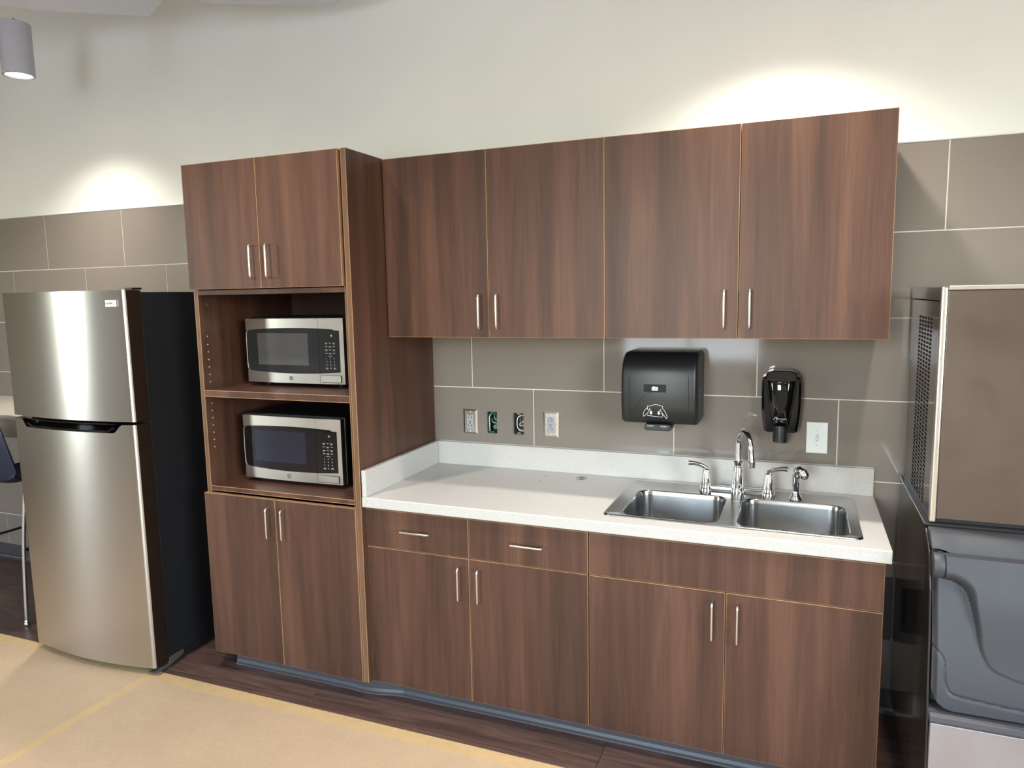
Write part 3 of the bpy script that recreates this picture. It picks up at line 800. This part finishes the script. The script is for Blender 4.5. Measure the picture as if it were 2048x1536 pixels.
# ------------------------------------------------------------------ microwaves
def microwave(xl, yf, zb, label, glass, win, led):
    W, Hh = .514, .279
    t = thing('microwave', label, 'microwave', (xl+W/2, yf+.2, zb-.018), 'microwaves in the niche')
    zt = zb+Hh; xr = xl+W
    m = MB(); m.box(xl-.002, xr+.004, yf+.028, yf+.365, zb-.006, zt+.006, .006, 2)
    m.obj('body', M['black'], t)
    for fx in (xl+.06, xr-.06):
        for fy_ in (yf+.06, yf+.32):
            m = MB(); m.lathe([(.012, zb-.0178), (.014, zb-.006)], (fx, fy_, 0), 14); m.obj('foot', M['black'], t)
    xs = xl+W*.76      # door / control split
    bow = lambda u: -.008*(1-(2*u-1)**2)           # slight forward bow of the face
    def facestrip(name, pa, pb, depth0, depth1, mat, par, n=14):
        m = MB(); rings = []
        for k in range(n+1):
            s_ = k/n; x = pa[0]+(pb[0]-pa[0])*s_; u = (x-xl)/W
            y0 = yf+bow(u)+depth0; z_a = pa[1](u); z_b = pb[1](u)
            rings.append([Vector((x, y0, z_a)), Vector((x, y0, z_b)), Vector((x, yf+depth1, z_b)), Vector((x, yf+depth1, z_a))])
        m.ring_loft(rings, True, True, True, None, False); return m.obj(name, mat, par)
    top = lambda u: zt; bot = lambda u: zb
    it = lambda u: zt-.050+.010*(1-(2*u-1)**2)*1.0-(.004 if u > .9 else 0)
    ib = lambda u: zb+.052-.010*(1-(2*u-1)**2)
    # door
    d = facestrip('door', (xl, it), (xs-.0006, top), 0, .026, M['mw_steel'], t)
    facestrip('lower_rail', (xl, bot), (xs-.0006, ib), 0, .026, M['mw_steel'], d)
    facestrip('door_glass', (xl+.004, ib), (xs-.0006, it), .0015, .026, glass, d)
    facestrip('window', (xl+W*.125, lambda u: zb+.078), (xl+W*.655, lambda u: zt-.063), .0009, .004, win, d)
    m = MB(); y_ = yf+.001
    zz0, zz1 = ib(.01), it(.01)
    m.tube(smooth_path([(xl+.016, y_, zz1+.001), (xl+.006, y_, zz1-.006), (xl+.0012, y_, zz1-.03), (xl+.0012, y_, zz0+.03), (xl+.006, y_, zz0+.006), (xl+.016, y_, zz0-.001)], 5), .0018, 6)
    m.obj('door_trim', M['mw_steel'], d)
    # control side
    c = facestrip('control_surround', (xs+.0006, it), (xr, top), 0, .026, M['mw_steel'], t)
    facestrip('lower_surround', (xs+.0006, bot), (xr, ib), 0, .026, M['mw_steel'], c)
    facestrip('side_surround', (xr-.020, ib), (xr, it), 0, .026, M['mw_steel'], c)
    cp = facestrip('control_panel', (xs+.0006, ib), (xr-.020, it), .0012, .026, glass, t)
    pcx = (xs+xr-.02)/2+.004; yy = lambda x: yf+bow((x-xl)/W)+.0007
    tl = txt('display_digits', ':9', .013, (pcx+.008, yy(pcx+.01), zt-.074), led, cp, ext=.0003)
    m = MB()
    for r_ in range(4):
        for q in range(3):
            x = pcx+(q-1)*.0185; z = zt-.104-r_*.0145
            m.box(x-.0058, x+.0058, yy(x)-.0003, yy(x)+.001, z-.001, z+.0006)
            if (r_+q) % 2 == 0: m.box(x-.0045, x+.0045, yy(x)-.0003, yy(x)+.001, z-.0045, z-.003)
    m.box(pcx-.011, pcx+.011, yy(pcx)-.0003, yy(pcx)+.001, zt-.1605, zt-.1592)
    m.obj('button_labels', M['print'], cp)
    m = MB()
    for r_, row in enumerate(('123', '456', '789')):
        for q, ch in enumerate(row):
            x = pcx+(q-1)*.0185; txt_into(m, ch, .0085, (x, yy(x)-.0001, zt-.170-r_*.0138), M['print'])
    txt_into(m, '0', .0085, (pcx, yy(pcx)-.0001, zt-.170-3*.0138), M['print'])
    for x in (pcx-.0185, pcx+.0185):
        for dz in (.0015, -.0025): m.box(x-.006, x+.006, yy(x)-.0003, yy(x)+.001, zt-.2112+dz-.0006, zt-.2112+dz+.0006, mat=M['print'])
    m.obj('keypad_digits', None, cp)
    m = MB(); bx0, bx1, bz0, bz1 = xs+.008, xr-.018, zb+.008, zb+.036
    m.prism(rrect(bx0-.0016, bx1+.0016, bz0-.0016, bz1+.0016, .003, 3), yf-.0055, yf+.002, 'y'); bb = m.obj('button_gap', M['slot'], c)
    m = MB(); m.prism(rrect(bx0, bx1, bz0, bz1, .002, 3), yf-.0070, yf+.001, 'y', bev=.001); m.obj('door_button', M['mw_steel'], c)
    lx, lz = xl+W*.468, zb+.021; ly = yf+bow(.47)
    m = MB(); m.lathe([(.0098, ly-.0014), (.0098, ly)], (lx, 0, lz), 24, axis='y', mat=M['slot'])
    lo = m.obj('logo', None, d)
    m = MB()
    for r_ in (.0084,):
        m.tube([(lx+r_*math.cos(a), ly-.0016, lz+r_*math.sin(a)) for a in [2*PI*k/24 for k in range(25)]], .0005, 5)
    txt_into(m, 'GE', .0098, (lx, ly-.0017, lz), None); m.obj('logo_text', M['print'], lo)
    m = MB(); m.prism([(xl+.0, zb+.0), (xl+.0, zt), (xl-.0015, zt-.002), (xl-.0015, zb+.002)], yf+.004, yf+.03, 'y'); m.obj('left_edge', M['black_satin'], t)
    return t
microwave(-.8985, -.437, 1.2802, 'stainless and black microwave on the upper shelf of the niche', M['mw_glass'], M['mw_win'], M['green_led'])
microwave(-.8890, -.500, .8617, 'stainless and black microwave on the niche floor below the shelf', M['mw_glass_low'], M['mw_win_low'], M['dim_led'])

# ------------------------------------------------------------------ refrigerator
fx0, fx1 = -1.975, -1.210
fr = thing('refrigerator', 'stainless steel refrigerator with top freezer and black side, left of the cabinets', 'refrigerator', ((fx0+fx1)/2, -.4, 0))
m = MB(); m.box(fx0+.004, fx1-.003, -.700, -.05, .055, 1.684, .004, 2); m.box(fx0+.02, fx1-.015, -.69, -.07, .018, .0549)
m.obj('body', M['fr_black'], fr)
fxc, fhw = (fx0+fx1)/2, (fx1-fx0)/2
def fy_(x):
    u = abs(x-fxc)/fhw
    y = -.780-.038*(1-u*u)
    if u > .95: y += .007*((u-.95)/.05)**2
    return y
def door_front(name, zlo, zhi, label=None):
    """zhi: function of x giving the top height"""
    m = MB(); N = 64
    us = [fx0+(fx1-fx0)*(.5-.5*math.cos(PI*k/N)) for k in range(N+1)]
    us = sorted(set(us+[fx0+.075, fx0+.112, fx1-.110, fx1-.063]))
    st, sd_ = m.mi(M['fridge']), m.mi(M['fr_side'])
    cols = []
    for x in us:
        y = fy_(x); zt = zhi(x)
        cols.append([m.bm.verts.new(p) for p in ((x, y, zlo), (x, y, zt), (x, -.706, zt), (x, -.706, zlo))])
    for a, b in zip(cols, cols[1:]):
        f = m.bm.faces.new((a[0], b[0], b[1], a[1])); f.smooth = True; f.material_index = st
        for i, j in ((1, 2), (2, 3), (3, 0)):
            f = m.bm.faces.new((a[i], b[i], b[j], a[j])); f.material_index = sd_
    for c in (cols[0], cols[-1]): f = m.bm.faces.new(c); f.material_index = sd_
    return m.obj(name, None, fr, label)
door_front('freezer_door', 1.138, lambda x: 1.692)
def top_low(x):
    a, b, c, d = fx0+.075, fx0+.112, fx1-.110, fx1-.063
    if x <= a or x >= d: return 1.124
    if b <= x <= c: return 1.088
    t = (x-a)/(b-a) if x < b else (d-x)/(d-c)
    t = t*t*(3-2*t); return 1.124-.036*t
ld = door_front('fridge_door', .034, top_low)
# black pocket handle
m = MB(); rings = []
for k in range(25):
    x = fx0+.080+(fx1-.068-fx0-.080)*k/24; y = fy_(x)
    t = 1 if 2 < k < 22 else (k/3 if k <= 2 else (24-k)/3)
    rings.append([Vector((x, y+.006, 1.128)), Vector((x, y+.003, 1.127-.004*t)), Vector((x, y+.02+.012*t, 1.122-.012*t)), Vector((x, y+.004, 1.1205-.024*t)), Vector((x, y-.0015, 1.1215-.033*t)), Vector((x, y+.004, 1.119-.034*t)), Vector((x, -.72, 1.118-.034*t)), Vector((x, -.72, 1.128))])
m.ring_loft(rings, True, True, True, None, False); m.obj('handle', M['black_gloss'], ld)
# brand badge
bx = -1.290
m = MB(); m.box(bx-.043, bx+.043, fy_(bx)-.0022, fy_(bx)+.004, 1.6245, 1.6515); bg = m.obj('badge', M['white'], fr)
bo = txt('badge_text', 'FRIGIDAIRE', .0125, (bx, fy_(bx)-.0027, 1.638), M['print_dark'], bg, ext=.0004, sx=.98)
m = MB(); m.box(fx1-.050, fx1-.008, -.735, -.685, 1.6935, 1.702, .002, 2); m.obj('hinge_cover', M['black'], fr)
m = MB(); m.box(fx1-.006, fx1+.001, -.7045, -.7, .05, 1.69); m.box(fx0+.01, fx1-.01, -.7035, -.7, 1.127, 1.136); m.obj('door_gasket', M['slot'], fr)
m = MB(); m.box(fx0+.03, fx1-.03, -.69, -.70, .008, .02); m.obj('base_grille', M['slot'], fr)
m = MB(); m.prism([(-.715, .006), (-.782, .008), (-.786, .016), (-.74, .0235), (-.704, .0235), (-.704, .05), (-.62, .05), (-.62, .03)], fx1-.035, fx1-.001, 'x', bev=.002); m.obj('hinge_bracket', M['box_metal'], fr)
for x in (fx0+.045, fx1-.05):
    m = MB(); m.lathe([(.014, .0025), (.014, .008), (.006, .0085), (.006, .03)], (x, -.735, 0), 14); m.obj('foot', M['box_metal'], fr)
for x in (fx0+.045, fx1-.05):
    m = MB(); m.lathe([(.014, .0), (.014, .008), (.006, .0085), (.006, .03)], (x, -.12, 0), 14); m.obj('foot', M['box_metal'], fr)

# ------------------------------------------------------------------ ice machine (head on bin)
ix0, ix1 = 1.7445, 2.515
hx0, hx1 = 1.757, 2.502
im = thing('ice_machine_head', 'brown tinted stainless ice machine head with louvered side, on top of the ice bin', 'ice machine', (2.13, -.33, .952))
yfh, ybh = -.604, -.03
m = MB()
m.box(hx0+.003, hx1-.003, yfh+.02, ybh, .953, 1.600)
m.obj('cabinet', M['slot'], im)
# side panel with slots
slots = []
m = MB()
sy0, sy1 = -.475, -.20
ncol = 5; zr0, zr1 = .968, 1.55; nr = 46
pit = (zr1-zr0)/nr; cw = (sy1-sy0)/ncol
m.box(hx0, hx0+.002, yfh+.018, sy0, .953, 1.60); m.box(hx0, hx0+.002, sy1, ybh, .953, 1.60)
m.box(hx0, hx0+.002, sy0, sy1, .953, zr0); m.box(hx0, hx0+.002, sy0, sy1, zr1, 1.60)
for c in range(ncol+1):
    y = sy0+c*cw; m.box(hx0, hx0+.002, max(sy0, y-.006), min(sy1, y+.006), zr0, zr1)
for r in range(nr):
    z = zr0+r*pit; m.box(hx0+.0001, hx0+.0019, sy0, sy1, z, z+pit*.34)
m.obj('side_panel', M['ice_side'], im)
m = MB(); m.box(hx1-.002, hx1, yfh+.018, ybh, .953, 1.60); m.obj('side_panel', M['ice_side'], im)
m = MB(); m.box(hx0-.003, hx1+.003, yfh+.010, ybh, 1.603, 1.643, .003, 2); m.obj('lid', M['ice_side'], im)
m = MB(); m.box(hx0+.016, hx1-.016, yfh-.002, yfh+.018, .968, 1.632, .001, 1); m.obj('front_panel', M['ice_steel'], im)
for a, b in ((hx0-.003, hx0+.0155), (hx1-.0155, hx1+.003)):
    m = MB(); m.box(a, b, yfh-.006, yfh+.0175, .955, 1.643, .006, 3); m.obj('corner_post', M['ice_edge'], im, smooth=False)
m = MB(); m.box(hx0+.016, hx1-.016, yfh-.006, yfh+.009, 1.633, 1.6455, .002, 2); m.obj('top_trim', M['ice_edge'], im)

ib = thing('ice_bin', 'charcoal ice storage bin with sloped plastic door beneath the ice machine head', 'ice bin', (2.13, -.4, 0))
sidep = [(-.03, .095), (-.03, .945), (-.60, .945), (-.625, .93), (-.690, .892), (-.735, .80), (-.760, .68), (-.775, .56), (-.785, .50), (-.797, .455), (-.812, .31), (-.815, .095)]
for a, b in ((ix0, ix0+.006), (ix1-.006, ix1)):
    m = MB(); m.prism(sidep, a, b, 'x', bev=.0015, seg=1); m.obj('side_panel', M['ice_side'], ib)
m = MB(); m.box(ix0-.002, ix1+.002, -.61, -.03, .9455, .9525, .002, 1); m.obj('top_ledge', M['ice_side'], ib)
m = MB(); m.prism([(-.035, .10), (-.035, .94), (-.60, .94), (-.66, .86), (-.70, .70), (-.72, .52), (-.75, .44), (-.79, .30), (-.79, .10)], ix0+.007, ix1-.007, 'x'); m.obj('liner', M['slot'], ib)
m = MB(); rings = []
def hlow(u): return .905 if u < .02 else .905-.017*sst(.02, .088, u)
def sst(a, b, x):
    t = max(0, min(1, (x-a)/(b-a))); return t*t*(3-2*t)
for k in range(61):
    x = ix0+.007+(ix1-ix0-.014)*k/60 if 12 < k < 48 else (ix0+.007+.11*k/12 if k <= 12 else ix1-.007-.11*(60-k)/12)
    zl = hlow(min(x-ix0, ix1-x))
    rings.append([Vector((x, yy_, zz_)) for yy_, zz_ in ((-.60, .9445), (-.655, .9445), (-.668, .938), (-.699, zl+.008), (-.701, zl+.003), (-.697, zl), (-.60, zl))])
m.ring_loft(rings); m.obj('header', M['ice_plastic'], ib)
m = MB(); m.prism([(-.742, .476), (-.812, .476), (-.822, .471), (-.824, .456), (-.818, .450), (-.742, .452)], ix0+.004, ix1-.004, 'x', bev=.002); m.obj('lower_trim', M['cove'], ib)
m = MB(); m.box(ix0+.0065, ix1-.0065, -.818, -.80, .10, .4485, .003, 2); m.obj('front_panel', M['ice_steel_low'], ib)
for x in (ix0+.06, ix1-.06):
    for y in (-.74, -.10):
        m = MB(); m.lathe([(.028, 0), (.028, .012), (.016, .016), (.016, .094)], (x, y, 0), 16); m.obj('leg', M['box_metal'], ib)
# lid: sculpted height field
lx0, lx1, lz0, lz1 = ix0+.010, ix1-.010, .482, .900
def ybase(z):
    t = max(0, (z-.502)/.387); return -.800+.10*t**1.6
mid = (lx0+lx1)/2
ridge = [(.0, .8294), (.0263, .8294), (.0469, .8268), (.0719, .812), (.0858, .7847), (.0995, .7207), (.11, .6622), (.1324, .6181), (.1692, .5997), (.2121, .5891), (.30, .580), (.40, .578)]
rp = [(p.x, p.y) for p in smooth_path([(a, b, 0) for a, b in ridge], 6)]
def seg_d(px, pz):
    best = 9; side = 1; bt = 0
    for k in range(len(rp)-1):
        ax, az = rp[k]; bx_, bz = rp[k+1]; dx, dz = bx_-ax, bz-az
        t = max(0, min(1, ((px-ax)*dx+(pz-az)*dz)/(dx*dx+dz*dz+1e-12)))
        d = math.hypot(px-ax-dx*t, pz-az-dz*t)
        if d < best: best = d; side = (dx*(pz-az)-dz*(px-ax)); bt = (k+t)/(len(rp)-1)
    return best, side, bt
step = [(.0, .648), (.0046, .6444), (.0192, .6322), (.0279, .6124), (.0302, .585), (.0312, .5631), (.036, .545), (.0443, .5326), (.0694, .5249), (.2144, .5137), (.4, .510)]
gp = [(p.x, p.y) for p in smooth_path([(a, b, 0) for a, b in step], 4)]
def lid_h(x, z):
    u = min(x-lx0, lx1-x)
    d, side, t = seg_d(u, z)
    h = 0
    if side > 0:
        wd = .036-.022*sst(.22, .42, t)-.009*sst(.42, .75, t)
        hg = (.0035+.0385*sst(.59, .84, z))*sst(.0225, .0255, u)
        s_ = min(1, d/wd); h = hg*(1-(1-s_)**2)
    # thin groove following the lower border
    dg = min(math.hypot(u-a, z-b) for a, b in gp) if (z < .66 and u < .05) or z < .56 else 9
    if u >= .05 and z < .56:
        for (a, b), (c, e) in zip(gp, gp[1:]):
            if a <= u <= c and c > a: dg = min(dg, abs(z-(b+(e-b)*(u-a)/(c-a))))
    h -= .0045*math.exp(-(dg/.0035)**2)
    edge = min(u, lz1-z+.02)
    h -= .016*(1-sst(0, .014, edge))
    return h
m = MB(); NX, NZ = 240, 150
# clip lower corners by rounding
def xz(i, j):
    v = 2*i/NX-1; x = (lx0+lx1)/2+(lx1-lx0)/2*math.copysign(1-(1-abs(v))**1.35, v); z = lz0+(lz1-lz0)*j/NZ; return x, z
V = []
for j in range(NZ+1):
    row = []
    for i in range(NX+1):
        x, z = xz(i, j)
        # pull corners in (radius .06)
        r = .055; u = min(x-lx0, lx1-x)
        if u < r:
            zmin = lz0+r-math.sqrt(max(0, r*r-(r-u)**2)); z = zmin+(lz1-zmin)*j/NZ
        row.append(m.bm.verts.new((x, ybase(z)-lid_h(x, z), z)))
    V.append(row)
for j in range(NZ):
    for i in range(NX):
        f = m.bm.faces.new((V[j][i], V[j][i+1], V[j+1][i+1], V[j+1][i])); f.smooth = True
# skirt to the back
bd = [V[0][i] for i in range(NX+1)]+[V[j][NX] for j in range(1, NZ+1)]+[V[NZ][i] for i in range(NX-1, -1, -1)]+[V[j][0] for j in range(NZ-1, 0, -1)]
bk = [m.bm.verts.new((v.co.x, v.co.y+.035, v.co.z)) for v in bd]
for k in range(len(bd)):
    q = (k+1) % len(bd); m.bm.faces.new((bd[k], bd[q], bk[q], bk[k]))
lid = m.obj('door', M['ice_plastic'], ib)
for hx in (lx0-.003, lx1-.024):
    m = MB(); m.lathe([(.034, 0), (.0355, .002), (.0355, .025), (.034, .027)], (hx, ybase(.866)-.006, .866), 28, axis='x'); m.obj('hinge_barrel', M['ice_plastic'], ib, smooth=False)

# ------------------------------------------------------------------ pendant lamps
def pendant(x, y, z, label, ztop, power, ang=120, cable=False, r=.069, h=.238, blend=1.0):
    t = thing('pendant_lamp', label, 'lamp', (x, y, z), 'cylinder pendant lamps')
    m = MB(); m.lathe([(r-.010, z+.012), (r-.010, z+.002), (r-.009, z), (r, z+.0005), (r, z+h), (r-.002, z+h+.002), (.012, z+h+.002), (.0008, z+h+.002)], (x, y, 0), 48, cap=False)
    m.obj('housing', M['lamp'], t)
    m = MB(); m.lathe([(r-.009, z+.003), (r-.011, z+.010), (r-.013, z+.012)], (x, y, 0), 40, cap=False); m.obj('reflector', M['white'], t)
    m = MB(); m.lathe([(r-.0125, z+.0108), (r-.0125, z+.0118)], (x, y, 0), 40); m.obj('lens', M['lens'], t)
    m = MB(); m.tube([(x, y, z+h+.001), (x, y, ztop)], .0065, 12); m.obj('stem', M['box_metal'], t)
    L = bpy.data.lights.new('pendant_light', 'SPOT'); L.energy = power; L.spot_size = math.radians(ang); L.spot_blend = blend
    L.shadow_soft_size = .045; L.color = (1, .95, .86)
    o = bpy.data.objects.new('bulb', L); COL.objects.link(o); o.parent = t; o.location = (0, 0, -.004)
    return t
pendant(-2.156, -.47, 2.737, 'grey cylinder pendant lamp hanging at top left over the refrigerator', 2.9998, 155, 124)
pendant(1.30, -.47, 2.737, 'grey cylinder pendant lamp above the right wall cabinet', ZC, 205, 130)
pendant(-.60, -1.44, 2.95, 'grey cylinder pendant lamp in front of the tall cabinet', ZC, 165, 120, blend=.6)
pendant(1.80, -1.44, 2.95, 'grey cylinder pendant lamp in front of the sink', ZC, 165, 120, blend=.6)

# ------------------------------------------------------------------ bar counter and stool at left
bc = thing('bar_counter', 'pale bar counter fixed to the tiled wall behind the refrigerator', 'counter', (-3.6, -.25, .94))
m = MB(); m.box(-5.6, -2.05, -.53, -.002, 1.045, 1.075, .002, 1); m.obj('bar_top', M['bar'], bc)
m = MB(); m.box(-5.59, -2.06, -.525, -.50, .955, 1.0445); m.obj('apron', M['barapron'], bc)
m = MB()
for x in (-5.5, -4.2, -2.2): m.prism([(-.003, .60), (-.003, 1.0445), (-.49, 1.0445), (-.49, 1.0)], x-.02, x+.02, 'x')
m.obj('bracket', M['barapron'], bc)
st = thing('bar_stool', 'navy blue shell bar stool with slim metal legs at the left edge', 'stool', (-2.44, -.46, 0))
m = MB(); rings = []
# shell: profile from seat front to backrest top
pf = [(-.26, .765, .165), (-.30, .742, .19), (-.40, .735, .20), (-.52, .735, .205), (-.60, .742, .21), (-.645, .765, .215), (-.668, .81, .215), (-.682, .90, .20), (-.693, 1.0, .175), (-.700, 1.08, .15), (-.703, 1.10, .12)]
for side_ in (0, 1):
    pass
NXs = 12
G0, G1 = [], []
for y, z, w in pf:
    a, b = [], []
    for k in range(NXs+1):
        u = 2*k/NXs-1; lift = .035*abs(u)**3
        back = 1 if z > .8 else 0
        px = -2.44+w*u
        a.append((px, y+(lift*1.2 if back else 0), z+(0 if back else lift*.8)))
        b.append((px, y+(lift*1.2 if back else 0)-(.008 if back else .0), z+(0 if back else lift*.8)-(.0 if back else .009)))
    G0.append(a); G1.append(b)
va = [[m.bm.verts.new(p) for p in r] for r in G0]; vb = [[m.bm.verts.new(p) for p in r] for r in G1]
for g_ in (va, vb):
    for r0, r1 in zip(g_, g_[1:]):
        for k in range(NXs): f = m.bm.faces.new((r0[k], r0[k+1], r1[k+1], r1[k])); f.smooth = True
for k in range(NXs): m.bm.faces.new((va[0][k], va[0][k+1], vb[0][k+1], vb[0][k])); m.bm.faces.new((va[-1][k], va[-1][k+1], vb[-1][k+1], vb[-1][k]))
for j in range(len(pf)-1):
    for k in (0, NXs): m.bm.faces.new((va[j][k], va[j+1][k], vb[j+1][k], vb[j][k]))
m.obj('seat_shell', M['navy'], st)
for sx in (-1, 1):
    m = MB(); xo = lambda d: -2.44+sx*d
    pth = smooth_path([(xo(.178), -.635, .028), (xo(.205), -.63, .40), (xo(.235), -.62, .66), (xo(.232), -.608, .700), (xo(.215), -.59, .716), (xo(.19), -.50, .719), (xo(.19), -.36, .719), (xo(.20), -.31, .71), (xo(.215), -.285, .68), (xo(.195), -.275, .40), (xo(.175), -.27, .028)], 5)
    m.tube(pth, .0095, 10); m.obj('leg_frame', M['alu'], st)
    for y in (-.635, -.27):
        m = MB(); m.lathe([(.011, .001), (.014, .006), (.014, .014), (.009, .02), (.012, .024), (.010, .03)], (xo(.178), y, 0), 14); m.obj('foot', M['chrome'], st, smooth=True)
m = MB()
za = .40
m.tube([(-2.44-.197, -.629, .36), (-2.44+.197, -.629, .36)], .007, 8)
for s in (-1, 1): m.tube([(-2.44+s*.2, -.62, .40), (-2.44+s*.193, -.28, .40)], .007, 8)
m.obj('footrest', M['black_satin'], st)

# ------------------------------------------------------------------ floor paper and tape
def sheet(name, x0, x1, y0, y1, z, mat, label, cat, group=None, amp=.0015, nx=60, ny=30, th=.0012, wob=0):
    m = MB(); V = []
    for j in range(ny+1):
        row = []
        for i in range(nx+1):
            x = x0+(x1-x0)*i/nx; y = y0+(y1-y0)*j/ny
            zz = z+th+amp*.5*(1+math.sin(x*3.1+y*1.7)*math.sin(y*2.3-x*1.3))
            row.append(m.bm.verts.new((x, y+(wob*math.sin(x*2.7) if j == ny else 0), zz)))
        V.append(row)
    for j in range(ny):
        for i in range(nx):
            f = m.bm.faces.new((V[j][i], V[j][i+1], V[j+1][i+1], V[j+1][i])); f.smooth = True
    bd = [V[0][i] for i in range(nx+1)]+[V[j][nx] for j in range(1, ny+1)]+[V[ny][i] for i in range(nx-1, -1, -1)]+[V[j][0] for j in range(ny-1, 0, -1)]
    bk = [m.bm.verts.new((v.co.x, v.co.y, z)) for v in bd]
    for k in range(len(bd)):
        q = (k+1) % len(bd); m.bm.faces.new((bd[k], bd[q], bk[q], bk[k]))
    o = m.obj(name, mat); tag(o, label, cat, group); return o
sheet('floor_paper', -1.235, 4.2, -5.6, -.775, .0003, M['paper'], 'tan kraft paper covering the floor in front of the cabinets', 'floor paper', 'floor protection', amp=0)
sheet('floor_paper', -5.8, -1.236, -5.6, -.770, .0003, M['paper'], 'tan kraft paper sheet left of the taped seam, in front of the refrigerator', 'floor paper', 'floor protection', amp=0)
def tape(x0, x1, y0, y1, lab):
    m = MB(); m.box(x0, x1, y0, y1, .0016, .0020); tag(m.obj('masking_tape', M['tape']), lab, 'tape', 'tape on the floor paper')
tape(-1.262, -1.212, -5.5, -.8, 'yellow tape strip over the seam, running from the refrigerator toward the viewer')
tape(-1.20, 3.9, -.808, -.748, 'yellow tape strip along the paper edge in front of the cabinets')
tape(-5.7, -1.21, -.800, -.745, 'yellow tape strip along the paper edge left of the refrigerator')

# ------------------------------------------------------------------ daylight
W = bpy.data.worlds.new('World'); S.world = W; W.use_nodes = True
nt = W.node_tree; bg = nt.nodes['Background']
sky = nt.nodes.new('ShaderNodeTexSky'); sky.sky_type = 'NISHITA'; sky.sun_disc = False
sky.sun_elevation = math.radians(48); sky.sun_rotation = math.radians(40); sky.air_density = 1.3; sky.dust_density = 1.5
hs = nt.nodes.new('ShaderNodeHueSaturation'); hs.inputs['Saturation'].default_value = .75; nt.links.new(sky.outputs[0], hs.inputs['Color']); nt.links.new(hs.outputs[0], bg.inputs['Color']); bg.inputs['Strength'].default_value = 8.5
for a, b, c, d in WIN:
    L = bpy.data.lights.new('window_portal', 'AREA'); L.shape = 'RECTANGLE'; L.size = b-a; L.size_y = d-c
    L.cycles.is_portal = True
    o = bpy.data.objects.new('window_portal', L); COL.objects.link(o)
    o.location = ((a+b)/2, YB-.12, (c+d)/2); o.rotation_euler = (PI/2, 0, 0)
for a, b, c, d, xw, rz in [q+(XL-.12, -PI/2) for q in WINL]+[q+(XR+.12, PI/2) for q in WINR]:
    L = bpy.data.lights.new('window_portal', 'AREA'); L.shape = 'RECTANGLE'; L.size = b-a; L.size_y = d-c
    L.cycles.is_portal = True
    o = bpy.data.objects.new('window_portal', L); COL.objects.link(o)
    o.location = (xw, (a+b)/2, (c+d)/2); o.rotation_euler = (PI/2, 0, rz)
# unseen rows of flush luminaires, added as ambient fill for the room
for i, (x, y) in enumerate([(-3.6, -3.2), (-.4, -3.2), (2.8, -3.2), (-3.6, -5.2), (-.4, -5.2), (2.8, -5.2)]):
    t = thing('fill_ceiling_light', 'flat square ceiling light added behind the viewer for ambient fill', 'ceiling light', (x, y, ZC-.05), 'added fill ceiling lights')
    m = MB()
    for q in cut_rects(x-.32, x+.32, y-.32, y+.32, [(x-.3, x+.3, y-.3, y+.3)]): m.box(q[0], q[1], q[2], q[3], ZC-.05, ZC-.0005)
    m.obj('frame', M['white'], t)
    m = MB(); m.box(x-.2995, x+.2995, y-.2995, y+.2995, ZC-.04, ZC-.036); m.obj('diffuser', M['white'], t)
    L = bpy.data.lights.new('ceiling_fill_lamp', 'AREA'); L.shape = 'SQUARE'; L.size = .58; L.energy = 10; L.color = (1, .95, .88)
    o = bpy.data.objects.new('lamp', L); COL.objects.link(o); o.parent = t; o.location = (0, 0, .008)

# ------------------------------------------------------------------ camera
cam = bpy.data.cameras.new('camera'); co = bpy.data.objects.new('camera', cam); COL.objects.link(co)
yaw, pit_, rol = -.3828, -.1228, -.0184
F = Vector((math.sin(yaw)*math.cos(pit_), math.cos(yaw)*math.cos(pit_), math.sin(pit_)))
R0 = Vector((math.cos(yaw), -math.sin(yaw), 0)); U0 = R0.cross(F)
R1 = R0*math.cos(rol)+U0*math.sin(rol); U1 = -R0*math.sin(rol)+U0*math.cos(rol)
mt = Matrix((R1, U1, -F)).transposed().to_4x4(); mt.translation = (1.3868, -2.9595, 1.6404)
co.matrix_world = mt
cam.sensor_width = 36; cam.lens = 1435.423*36/2048; cam.clip_start = .05
S.camera = co
vs = S.view_settings
vs.view_transform = 'Standard'; vs.look = 'None'; vs.gamma = 1; vs.use_curve_mapping = False; vs.exposure = -0.47
S.cycles.max_bounces = 10
